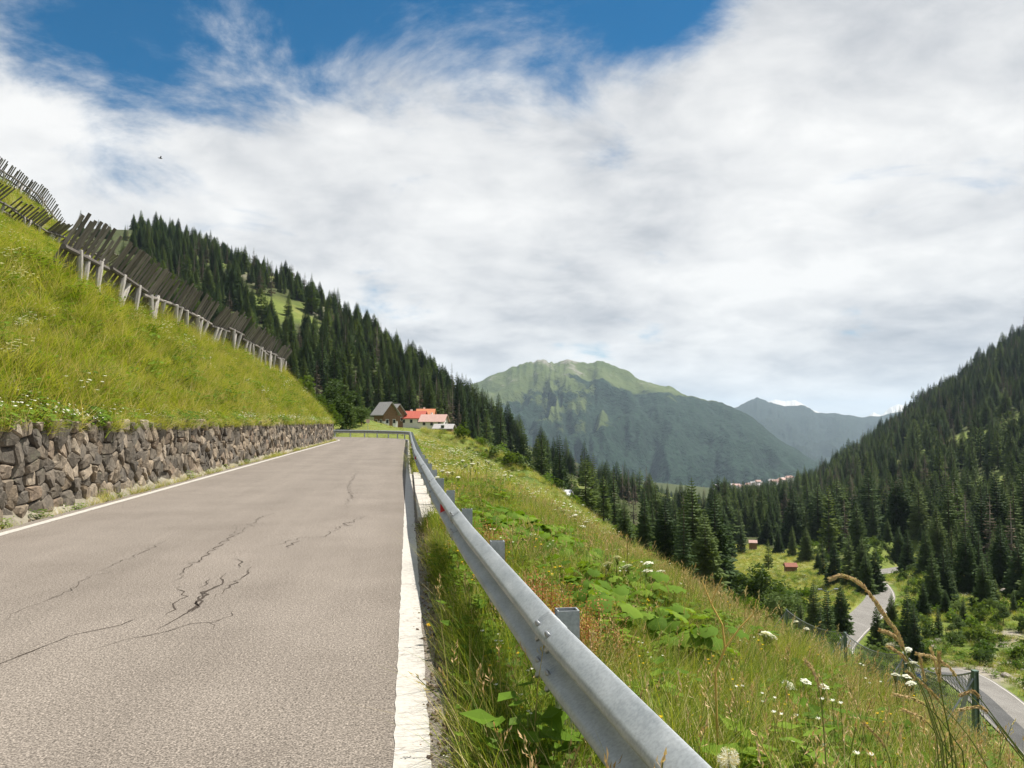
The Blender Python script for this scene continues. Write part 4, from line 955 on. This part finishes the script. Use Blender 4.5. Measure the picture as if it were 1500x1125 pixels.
def tuft_mesh(seed, n, rad, h0, h1_, wid, mats_, lean=.25, curve=.5, stalks=0, sh=(.6, .9), hd=.12, flowers=None, wind=0.0, hm=3, seg=3):
    rs = random.Random(seed); t = Tuft()
    for _ in range(n):
        a, r = rs.uniform(0, 6.283), rad*math.sqrt(rs.random()); t.cur = rs.choice(mats_)
        t.blade(math.cos(a)*r, math.sin(a)*r, rs.uniform(h0, h1_), wid*rs.uniform(.6, 1.3), rs.uniform(.02, lean)+wind*.4, rs.uniform(0, 6.283) if rs.random() > wind else rs.gauss(0, .5), rs.uniform(.1, curve), seg)
    for _ in range(stalks):
        a, r = rs.uniform(0, 6.283), rad*math.sqrt(rs.random()); t.stalk(math.cos(a)*r, math.sin(a)*r, rs.uniform(*sh), rs.uniform(0, 6.283) if rs.random() > .5 else rs.gauss(0, .6), rs.uniform(.1, .45), hd*rs.uniform(.7, 1.2), 4 if rs.random() < .4 else 2, hm if rs.random() < .7 else 2, rs)
    if flowers:
        mi, cnt, fr, fh = flowers
        for _ in range(cnt):
            a, r = rs.uniform(0, 6.283), rad*math.sqrt(rs.random()); x, y, z = math.cos(a)*r, math.sin(a)*r, rs.uniform(*fh)
            t.cur = 4; t.tube([(x, y, 0), (x+.02, y, z)], .0018, 3, False); t.cur = mi
            for k in range(6):
                b = k*1.047; t.face_add([(x+.02, y, z), (x+.02+math.cos(b-.4)*fr, y+math.sin(b-.4)*fr, z+.004), (x+.02+math.cos(b+.4)*fr, y+math.sin(b+.4)*fr, z+.008)], [(0, 1, 2)])
    return mesh('tuft', t.v, t.f, MATS, t.m)
def weed_mesh(seed, n, rad, ls, hmax, mi=7):
    rs = random.Random(seed); t = Tuft()
    for _ in range(n):
        a, r = rs.uniform(0, 6.283), rad*rs.random()**.6; z = rs.uniform(.1, hmax); c = Vector((math.cos(a)*r, math.sin(a)*r, z)); az = rs.uniform(0, 6.283)
        d = Vector((math.cos(az), math.sin(az), rs.uniform(-.3, .35))).normalized(); sdv = Vector((-math.sin(az), math.cos(az), rs.uniform(-.25, .25))); l = ls*rs.uniform(.5, 1.3); t.cur = mi if rs.random() < .8 else 1
        t.face_add([c, c+d*l*.4+sdv*l*.3, c+d*l, c+d*l*.4-sdv*l*.3, c+d*l*.45-Vector((0, 0, l*.07))], [(0, 4, 1), (1, 4, 2), (2, 4, 3), (3, 4, 0)])
        if rs.random() < .3: t.cur = 4; t.tube([(c.x*.4, c.y*.4, 0), c], .0022, 3, False)
    return mesh('weed', t.v, t.f, MATS, t.m)
def hanging(seed): return tuft_mesh(seed, 60, .2, .25, .6, .006, [0, 0, 2], .9, 1.0)
near_vars = [tuft_mesh(1, 120, .20, .18, .48, .0055, [0, 0, 0, 1], .35, .7), tuft_mesh(2, 120, .20, .22, .55, .005, [0, 0, 2], .35, .8), tuft_mesh(3, 110, .18, .25, .6, .005, [1, 1, 0], .25, .6),
             tuft_mesh(4, 80, .22, .2, .5, .0045, [0, 2, 2], .4, .8, 4, (.38, .62), .10), tuft_mesh(5, 90, .2, .2, .45, .005, [0, 0, 1], .4, .7, 0, flowers=(6, 4, .012, (.3, .5))),
             weed_mesh(6, 90, .22, .085, .35), weed_mesh(7, 70, .2, .13, .4), tuft_mesh(8, 50, .22, .2, .55, .004, [2, 2, 0], .5, .9, 8, (.4, .7), .12), tuft_mesh(9, 90, .2, .2, .45, .005, [0, 1], .4, .7, 0, flowers=(5, 5, .012, (.3, .5)))]
ncoll = variants('grass_source', near_vars)
far_vars = [tuft_mesh(21, 60, .38, .25, .6, .016, [0, 0, 0, 2], .5, .9, wind=.5), tuft_mesh(22, 60, .38, .3, .7, .015, [0, 0, 2], .5, 1.0, wind=.6), tuft_mesh(23, 50, .35, .2, .5, .017, [1, 0], .4, .8, wind=.3),
            tuft_mesh(24, 50, .4, .3, .6, .015, [0, 2], .5, .9, 0, flowers=(5, 14, .035, (.4, .65)), wind=.4), tuft_mesh(25, 45, .4, .3, .75, .012, [2, 2, 0], .5, 1.0, wind=.6), weed_mesh(26, 70, .4, .17, .5)]
fgcoll = variants('bank_grass_source', far_vars)
def grass_field(name, label, coll, pts, wts, smin, smax, tilt=.1, wind=None):
    n = len(pts); pts = np.asarray(pts); z = H(pts[:, 0], pts[:, 1])-.03
    ii = np.array([rng.choice(len(w_), p=np.array(w_)/sum(w_)) for w_ in wts]) if isinstance(wts, list) and isinstance(wts[0], (list, tuple)) else rng.choice(len(wts), n, p=np.array(wts)/sum(wts))
    rz = rng.uniform(0, 6.283, n) if wind is None else rng.normal(wind, .6, n)
    rots = np.stack([rng.uniform(-tilt, tilt, n), rng.uniform(-tilt, tilt, n), rz], -1); s_ = rng.uniform(smin, smax, n)*(.85+.8*(fbm(pts[:, 0]/1.8, pts[:, 1]/1.8)+.25))
    scatter(name, np.stack([pts[:, 0], pts[:, 1], z], -1), rots, np.stack([s_, s_, s_*rng.uniform(.85, 1.2, n)], -1), ii, coll, label, 'grass'); print(name, n)
def sample(x0, x1, y0, y1, n, test=None):
    p = np.stack([rng.uniform(x0, x1, n), rng.uniform(y0, y1, n)], -1); return p if test is None else p[test(p[:, 0], p[:, 1])]
railx = lambda y: np.interp(y, *RAILX)
slab = lambda x, y: (y > 13.2) & (y < 25.4) & (x < .66)
off_road = lambda x, y: (qdist(x, y) > .24) & ~slab(x, y)
# near slope: patches of lush, flowery and dry grass
P1 = np.concatenate([sample(.4, 9.5, .6, 9, 5600, off_road), sample(.4, 12, 9, 22, 5600, off_road)])
P1 = P1[~((P1[:, 1] > 2.9) & (P1[:, 1] < 4.1) & (P1[:, 0] < 1.0) & (P1[:, 0] > .6))]
dryn = fbm(P1[:, 0]/2.2+5, P1[:, 1]/2.2); edge = sst(P1[:, 0], 2.5, 6)
W1 = [[3, 2.5, 2*(1-e), 1.5+3*max(0, d*4+e), .35, .9*(1-.6*e), .35*(1-.7*e), .15+2.2*e*max(0, .4+d*2), .06] for d, e in zip(dryn, edge)]
grass_field('grass', 'tall uncut summer grass and weeds on the slope beyond the crash barrier', ncoll, P1, W1, .75, 1.15)
P2 = np.concatenate([sample(.4, 16, 22, 50, 5200, off_road), sample(.3, 18, 50, 92, 4200, lambda x, y: qdist(x, y) > .4), sample(10, 34, 24, 60, 3600), sample(9, 32, 5, 24, 2600), sample(2, 36, 60, 128, 7000, lambda x, y: qdist(x, y) > .6)])
W2 = [.9, .9, .5, .22, .9, .4]
grass_field('grass', 'rough pale grass on the slope farther along the crash barrier', fgcoll, P2, W2, .75, 1.1)
P3 = np.concatenate([sample(.38, .75, .8, 13.2, 620, lambda x, y: (x > .40+.02*np.sin(y*5)) & (x < railx(y)+.15)), sample(.5, .95, .6, 6, 240)])
P3 = P3[~((P3[:, 1] > 2.9) & (P3[:, 1] < 4.05) & (P3[:, 0] > .62))]
P1 = P1
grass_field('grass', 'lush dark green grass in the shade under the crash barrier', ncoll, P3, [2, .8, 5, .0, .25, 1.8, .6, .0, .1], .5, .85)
P3b = sample(.26, .5, 25.5, 70, 420)
grass_field('grass', 'thin grass strip between white line and barrier farther along', ncoll, P3b, [1, 1, 3, .5, .4, .5, .5, .1, .1], .6, .9)
# dry tufts in the dirt beside the line
P4 = sample(.20, .42, .8, 13.2, 120)
grass_field('grass', 'sparse dry tufts in the dirt beside the white line', ncoll, P4, [.5, 1, .2, .5, .2, .2, .1, .5, .1], .22, .42)
# left bank
def bank_ok(x, y): L_ = Ldist(x, y); return (L_ > .42) & (L_ < 44)
PB = np.concatenate([sample(-12.2, -6.6, 9, 88, 9000, bank_ok), sample(-30, -11.5, 20, 90, 6500, bank_ok), sample(-48, -28, 45, 118, 4200, bank_ok)])
grass_field('grass', 'long wind-combed summer grass with white flowers on the bank above the wall', fgcoll, PB, [[3+2*d, 2.6, 1.6-2.5*min(d, .5), 1.9*max(0, .1+2.2*f), 1.0+1.6*max(0, 3*d), .8-1.2*min(.6, d)] for d, f in zip(fbm(PB[:, 0]/3.5, PB[:, 1]/7), fbm(PB[:, 0]/2.5+30, PB[:, 1]/5))], .75, 1.15, .25, 0.0)
PE = sample(-7.2, -6.3, 9, 80, 3600, lambda x, y: (Ldist(x, y) > .06) & (Ldist(x, y) < .7))
e_z = np.full(len(PE), WH-.10); scatter('grass', np.stack([PE[:, 0], PE[:, 1], e_z], -1), np.stack([rng.uniform(-.1, .1, len(PE)), rng.uniform(.25, .75, len(PE)), rng.uniform(-.6, .6, len(PE))], -1), np.ones((len(PE), 3))*rng.uniform(.4, .8, (len(PE), 1)), rng.choice(6, len(PE), p=np.array([2, 2, 1, .5, 1, 1])/7.5), fgcoll, 'grass fringe hanging over the top edge of the stone wall', 'grass')
PV = sample(30, 190, 60, 290, 60000, lambda x, y: (inpoly(x, y, MEADOW2) | inpoly(x, y, MEADOW)) & (low_road(x, y)[0] > 3.4))[:7000]
grass_field('grass', 'sunlit short meadow grass round the hay huts and on the green knoll', fgcoll, PV, [2, 2, 1.2, .3, 1.2, .4], .7, 1.3)
PN = sample(34, 135, 48, 175, 16000, lambda x, y: (low_road(x, y)[0] > 2.8) & (qdist(x, y) > 28) & (bearing(x, y) > 1000) & (bearing(x, y) < 1600))[:9000]
grass_field('grass', 'rough green grass covering the valley floor round the lower road', fgcoll, PN, [2, 1.5, 2.5, .1, .5, 1.6], .8, 1.5)
PW = np.concatenate([sample(-6.35, -5.98, 9, 72, 420), sample(-30, 24, 92, 205, 9000, lambda x, y: qdist(x, y) > .5)])
grass_field('grass', 'short dry grass along the wall foot and round the outside of the bend', fgcoll, PW, [1, 1, .5, .2, 2, .4], .25, .5)
# valley meadow tussocks
PM = sample(40, 190, 85, 280, 9000, lambda x, y: (inpoly(x, y, MEADOW2) | inpoly(x, y, MEADOW)) & (low_road(x, y)[0] > 4))
bcoll = variants('bush_source', [mesh('bush', *clump_crown(.55, .45, .35, 260, 60+k, .10), [m_broad if k else m_grass_dk]) for k in range(3)])
PM = PM[inpoly(PM[:, 0], PM[:, 1], MEADOW2)][:160]; nM = len(PM)
scatter('shrubs', np.stack([PM[:, 0], PM[:, 1], H(PM[:, 0], PM[:, 1])], -1), np.stack([np.zeros(nM), np.zeros(nM), rng.uniform(0, 6, nM)], -1), np.ones((nM, 3))*rng.uniform(.35, .9, (nM, 1)), rng.integers(0, 3, nM), bcoll, 'low tussocks and shrubs dotting the valley meadows', 'shrubs')
PS = np.concatenate([sample(25, 190, 45, 235, 4600, lambda x, y: (low_road(x, y)[0] > 4) & ~meadow(x, y) & (qdist(x, y) > 26)), sample(-30, 60, 105, 240, 1500, lambda x, y: ~((bearing(x, y) > 525) & (bearing(x, y) < 670)) & (bearing(x, y) > 440))]); nS = len(PS)
scatter('shrubs', np.stack([PS[:, 0], PS[:, 1], H(PS[:, 0], PS[:, 1])], -1), np.stack([np.zeros(nS), np.zeros(nS), rng.uniform(0, 6, nS)], -1), np.ones((nS, 3))*rng.uniform(.6, 2.6, (nS, 1))*rng.uniform(.5, 1, (nS, 1)), rng.integers(0, 3, nS), bcoll, 'green thicket of shrubs on the valley sides below the crest', 'shrubs')

# crumbs of dirt and gravel along the broken asphalt edge
import bmesh as _bm
def pebble(seed):
    b = _bm.new(); _bm.ops.create_icosphere(b, subdivisions=1, radius=.012); rs = random.Random(seed)
    for v in b.verts: v.co = Vector((v.co.x*rs.uniform(.7, 1.3), v.co.y*rs.uniform(.7, 1.3), v.co.z*rs.uniform(.4, .8)))
    me = bpy.data.meshes.new('pebble'); b.to_mesh(me); b.free(); me.materials.append(m_pebble); return me
m_pebble = simple('gravel_crumbs', (.17, .125, .085), .95, .4, 30, per=.5)
pcoll = variants('gravel_source', [pebble(k) for k in range(4)])
PG = np.concatenate([np.stack([rng.normal(.22, .055, 2600), rng.uniform(1, 13.4, 2600)], -1), np.stack([rng.normal(-6.12, .10, 1500), rng.uniform(9, 60, 1500)], -1)]); nG = len(PG)
scatter('gravel', np.stack([PG[:, 0], PG[:, 1], np.where((PG[:, 0] > .19) | (PG[:, 0] < -5.96), -.014, .003)], -1), rng.uniform(0, 6, (nG, 3)), np.ones((nG, 3))*rng.gamma(2.0, .32, (nG, 1)), rng.integers(0, 4, nG), pcoll, 'brown gravel crumbs scattered along the asphalt edges', 'gravel')
# butterbur: big-leaved plants behind the barrier
def big_leaf(seed):
    rs = random.Random(seed); V = [(0, 0, 0)]; n = 14; rings = 3
    for j in range(1, rings+1):
        for k in range(n):
            a = -2.75+5.5*k/(n-1); r = (.17+.035*math.cos(a))*(j/rings)*rs.uniform(.93, 1.07)
            V.append((r*math.cos(a)+.05, r*math.sin(a), -.25*(r/.2)**2*.2+.022*math.sin(a*7+seed)*(j/rings)+rs.uniform(-.004, .004)))
    fs = [(0, 1+k, 2+k) for k in range(n-1)]+[(1+(j-1)*n+k, 1+j*n+k, 1+j*n+k+1, 1+(j-1)*n+k+1) for j in range(1, rings) for k in range(n-1)]
    return mesh('leaf', V, fs, [m_leaf], smooth=True)
leaf_mes = [big_leaf(k) for k in range(5)]
mb = MB(); mb.tube([(0, 0, 0), (.02, 0, .5), (0, 0, 1)], [.008, .006, .004], 5, False); stalk_me = mb.build('leaf_stalk', m_stem)
for k in range(78):
    while True:
        y = random.uniform(6.2, 13.5); x = float(railx(y))+random.uniform(.45, 2.0)
        if 6.0 < y: break
    r = thing('butterbur_plant', 'broad-leaved green butterbur plant in the patch behind the crash barrier', 'plant', (x, y, h1(x, y)), random.uniform(0, 6), 'butterbur patch behind the barrier')
    for j in range(8):
        a = random.uniform(0, 6.28); rad = random.uniform(.05, .30); hh = random.uniform(.15, .50)
        lf = obj('leaf', random.choice(leaf_mes), r, (math.cos(a)*rad, math.sin(a)*rad, hh), (random.uniform(-.35, .35), random.uniform(.05, .6), a), random.uniform(.34, .66))
# reddish sorrel
def sorrel_mesh(seed):
    rs = random.Random(seed); t = Tuft()
    for _ in range(9):
        a = rs.uniform(0, 6.28); r = rs.uniform(0, .13); b = Vector((math.cos(a)*r, math.sin(a)*r, 0)); tip = b*2.0+Vector((rs.gauss(0, .05), rs.gauss(0, .05), rs.uniform(.5, .78)))
        t.cur = 8; t.tube([b, b.lerp(tip, .5)+Vector((0, 0, .02)), tip], .0025, 3, False)
        for _ in range(80):
            c = b.lerp(tip, rs.uniform(.35, 1)); o = Vector((rs.gauss(0, .035), rs.gauss(0, .035), rs.uniform(0, .05))); s_ = rs.uniform(.005, .011); e = Vector((rs.gauss(0, 1), rs.gauss(0, 1), rs.gauss(0, 1))).normalized(); f = e.orthogonal()
            t.cur = 8 if rs.random() < .85 else 0; t.face_add([c+o-e*s_, c+o+f*s_*.7, c+o+e*s_, c+o-f*s_*.7], [(0, 1, 2, 3)])
    return mesh('seed_stems', t.v, t.f, MATS, t.m)
sor = [sorrel_mesh(k) for k in range(4)]
for k in range(12):
    y = random.uniform(5.1, 6.7); x = float(railx(y))+random.uniform(.32, .85)
    tag(obj('sorrel_plant', random.choice(sor), None, (x, y, h1(x, y)), (0, 0, random.uniform(0, 6)), random.uniform(.6, .85)), 'rusty red flowering sorrel in the clump between barrier and butterbur', 'plant', 'red sorrel clump')
for k in range(4):
    y = random.uniform(8.0, 9.4); x = float(railx(y))+random.uniform(.3, .5); tag(obj('sorrel_plant', random.choice(sor), None, (x, y, h1(x, y)), (0, 0, random.uniform(0, 6)), .8), 'small rusty sorrel farther along, close behind the barrier', 'plant', 'farther red sorrel')
# hogweed with white umbels
def umbel_mesh(seed, rad):
    rs = random.Random(seed); t = Tuft()
    for k in range(16):
        a = k*2.4; r = rad*math.sqrt(k/16); c = Vector((math.cos(a)*r, math.sin(a)*r, .02*(1-(r/rad)**2)))
        t.cur = 4; t.tube([(0, 0, -.07), c], .0014, 3, False); t.cur = 5
        for _ in range(10):
            o = Vector((rs.gauss(0, rad*.13), rs.gauss(0, rad*.13), rs.uniform(-.003, .006))); s_ = .0085
            t.face_add([c+o+Vector((s_, 0, 0)), c+o+Vector((0, s_, .002)), c+o-Vector((s_, 0, 0)), c+o-Vector((0, s_, .002))], [(0, 1, 2, 3)])
    return mesh('umbel', t.v, t.f, MATS, t.m)
umb = [umbel_mesh(k, .036+.009*k) for k in range(3)]
def hogweed(px, py, d, label, group=None, extra=2):
    p = at(px, py, d); g = h1(p.x, p.y); hgt = max(.35, p.z-g)
    r = thing('hogweed_plant', label, 'plant', (p.x, p.y, g), random.uniform(0, 6), group)
    mb = MB(); mb.tube([(0, 0, 0), (.01, .01, hgt*.5), (0, 0, hgt-.05)], [.007, .005, .004], 5); heads = [(0, 0, hgt)]
    for _ in range(extra):
        a = random.uniform(0, 6.28); e = (math.cos(a)*.13, math.sin(a)*.13, hgt*random.uniform(.8, .98)); mb.tube([(0, 0, hgt*.55), (e[0]*.7, e[1]*.7, e[2]-.12), (e[0], e[1], e[2]-.05)], .0035, 4); heads.append(e)
    obj('stem', mb.build('stem', m_stem), r)
    for hp in heads: obj('umbel', random.choice(umb), r, hp, (random.uniform(-.3, .3), random.uniform(-.3, .3), 0))
for px, py, d in ((904, 818, 8.5), (950, 826, 9.5), (1120, 930, 8.0), (690, 672, 21), (700, 678, 20), (678, 675, 22), (662, 692, 17), (648, 690, 19), (712, 675, 22), (745, 690, 24), (1166, 912, 11), (1330, 942+10, 9), (1180, 1000, 6.5), (1312, 990, 8), (640, 700, 15), (816, 742, 20), (826, 748, 20), (842, 755, 19), (858, 765, 18)):
    hogweed(px, py, d, 'tall hogweed with flat white flower heads standing above the slope grass', 'hogweed in the slope grass')
# dry branched stem
p = at(1052, 1010, 3.9); g = h1(p.x, p.y); t_ = thing('dry_stem', 'branching dry yellow plant stem beside the crash barrier', 'plant', (p.x, p.y, g))
mb = MB(); pt = lambda px, py: at(px, py, 3.9)-Vector((p.x, p.y, g))
mb.tube([(0, 0, 0), pt(1048, 985), pt(1062, 950)], [.006, .0055, .005], 6); mb.tube([pt(1062, 950), pt(1058, 915), pt(1042, 885), pt(1028, 850)], [.005, .004, .0035, .002], 6); mb.tube([pt(1062, 950), pt(1085, 918), pt(1103, 900), pt(1108, 878)], [.0045, .004, .003, .002], 6); mb.tube([pt(1042, 885), pt(1050, 862), pt(1058, 845)], [.003, .0025, .0015], 5)
obj('branched_stem', mb.build('branched_stem', simple('dry_yellow', (.52, .34, .09), .8, .15, 20)), t_)
# tall ripe grass stalks leaning over the valley
def ear_stalk(label, pix, d, head_n, dens=1.0, group=None):
    P = catmull([at(x, y, d) for x, y in pix], 8); foot = P[-1]; g = h1(foot.x, foot.y)
    base_ = Vector((foot.x+.06, foot.y-.05, g)); P.append(foot.lerp(base_, .5)+Vector((-.02, 0, 0))); P.append(base_)
    r = thing('grass_stalk', label, 'grass stalk', base_, 0, group); P = [q_-base_ for q_ in P]
    mb = MB(); mb.tube(P, [.0012+.0012*i/len(P) for i in range(len(P))], 5, False); obj('stem', mb.build('stem', m_stem), r)
    rs = random.Random(len(P)); t = Tuft(); nH = int(head_n*(len(P)-2)); t.cur = 3
    for i in range(nH):
        c0, c1 = P[i], P[i+1]; tv = (c0-c1).normalized(); a = tv.orthogonal().normalized(); b = tv.cross(a)
        for _ in range(int(9*dens)):
            c = c0.lerp(c1, rs.random()); an = rs.uniform(0, 6.28); o = a*math.cos(an)+b*math.sin(an); l = rs.uniform(.010, .017); wv = tv.cross(o)*.0022; tip = c+tv*l+o*rs.uniform(.003, .008)
            t.cur = 3 if rs.random() < .6 else 2
            t.face_add([c, c.lerp(tip, .45)+wv+o*.0015, tip, c.lerp(tip, .45)-wv+o*.0015, c.lerp(tip, .5)+o*.0035], [(0, 1, 4), (1, 2, 4), (2, 3, 4), (3, 0, 4)])
    obj('seed_head', mesh('seed_head', t.v, t.f, MATS, t.m), r)
ear_stalk('tallest ripe grass stalk with nodding golden ear arching over the lower road', [(1218, 848), (1236, 844), (1262, 857), (1284, 884), (1300, 908), (1316, 930), (1328, 962), (1345, 1000), (1362, 1042), (1378, 1090)], 2.5, .62, 1.5)
for k, pix in enumerate(([(1292, 924), (1306, 930), (1318, 942), (1332, 972), (1350, 1010), (1372, 1080)], [(1302, 948), (1316, 956), (1330, 972), (1352, 1010), (1380, 1085)], [(1345, 958), (1368, 964), (1392, 980), (1412, 1010), (1452, 1050), (1500, 1110)], [(1364, 952), (1370, 972), (1376, 1000), (1386, 1050), (1400, 1110)], [(1330, 985), (1352, 1002), (1378, 1030), (1420, 1080), (1450, 1130)], [(1408, 1018), (1424, 1014), (1436, 1024), (1466, 1064), (1510, 1120)], [(1406, 1040), (1432, 1036), (1448, 1046), (1480, 1090), (1520, 1140)], [(1348, 962), (1352, 985), (1362, 1020), (1384, 1080)], [(1376, 957), (1376, 985), (1380, 1020), (1392, 1080)], [(1310, 1018), (1340, 1025), (1372, 1048), (1410, 1100)], [(1322, 1040), (1350, 1052), (1372, 1075), (1400, 1120)], [(1265, 1060), (1290, 1085), (1302, 1110), (1310, 1150)], [(1180, 968), (1192, 985), (1200, 1010), (1206, 1060), (1210, 1120)])):
    ear_stalk('shorter ripe grass stalk in the bunch below the tallest golden ear', pix, 2.7+.12*(k % 4), .5, 1.0, 'ripe grass stalks round the tallest one')
# seed head clock and the yellow flower
p = at(1067, 1112, 2.4); g = h1(p.x, p.y); t_ = thing('seed_clock', 'fluffy round pale seed clock on a stem close behind the barrier', 'flower', (p.x, p.y, g))
mb = MB(); mb.tube([(0, 0, 0), (.01, 0, (p.z-g)*.5), (0, 0, p.z-g)], .003, 5); obj('stem', mb.build('stem', m_stem), t_)
t = Tuft(); rs = random.Random(3)
for _ in range(260):
    d = Vector((rs.gauss(0, 1), rs.gauss(0, 1), rs.gauss(0, 1))).normalized(); c = Vector((0, 0, p.z-g)); e = c+d*.030*rs.uniform(.85, 1.1); a = d.orthogonal().normalized(); b = d.cross(a); t.cur = 5 if rs.random() < .5 else 2
    for k in range(3):
        an = k*2.1+rs.random(); o = a*math.cos(an)+b*math.sin(an); t.face_add([e-o.cross(d)*.0006, e+o.cross(d)*.0006, e+o*.007+d*.003], [(0, 1, 2)])
    t.face_add([c, e+a*.0007, e-a*.0007], [(0, 1, 2)])
obj('seeds', mesh('seeds', t.v, t.f, MATS, t.m), t_)
p = on_plane(627, 917, .09); g = h1(p.x, p.y); t_ = thing('dandelion', 'single yellow dandelion in the dirt beside the white line', 'flower', (p.x, p.y, g))
mb = MB(); mb.tube([(0, 0, 0), (0, 0, .09-g)], .002, 5); obj('stem', mb.build('stem', m_stem), t_)
t = Tuft(); t.cur = 6
for k in range(26):
    a = k*2.4; l = .020-.010*(k/26); t.face_add([(0, 0, .09-g+.0004*k), (math.cos(a-.2)*l, math.sin(a-.2)*l, .094-g+.0006*k), (math.cos(a+.2)*l, math.sin(a+.2)*l, .096-g+.0006*k)], [(0, 1, 2)])
obj('petals', mesh('petals', t.v, t.f, MATS, t.m), t_)

# ------------------------------------------------------------------ haze: closed box of even pale air
mb = MB(); bpy.context.view_layer.update(); ZZ = [(o.matrix_world @ Vector(c)).z for o in col.objects if o.type == 'MESH' for c in o.bound_box]; ZB, ZT = min(ZZ)-1.0, max(ZZ)+12.0; print('haze', ZB, ZT)
mb.box((1500, 7500, (ZB+ZT)/2), (26000, 26000, ZT-ZB)); me = mb.build('haze', None)
hm = bpy.data.materials.new('haze_air'); hm.use_nodes = True; t = NT(hm.node_tree); t.n.clear()
pv = t.add('ShaderNodeVolumePrincipled', {'Color': (.66, .83, 1.0), 'Density': 5.2e-5, 'Anisotropy': .2}); ou = t.add('ShaderNodeOutputMaterial'); t.l.new(pv.outputs[0], ou.inputs['Volume'])
me.materials.clear(); me.materials.append(hm)
tag(obj('haze', me), 'pale bluish summer haze filling the valley air', 'haze', kind='stuff')
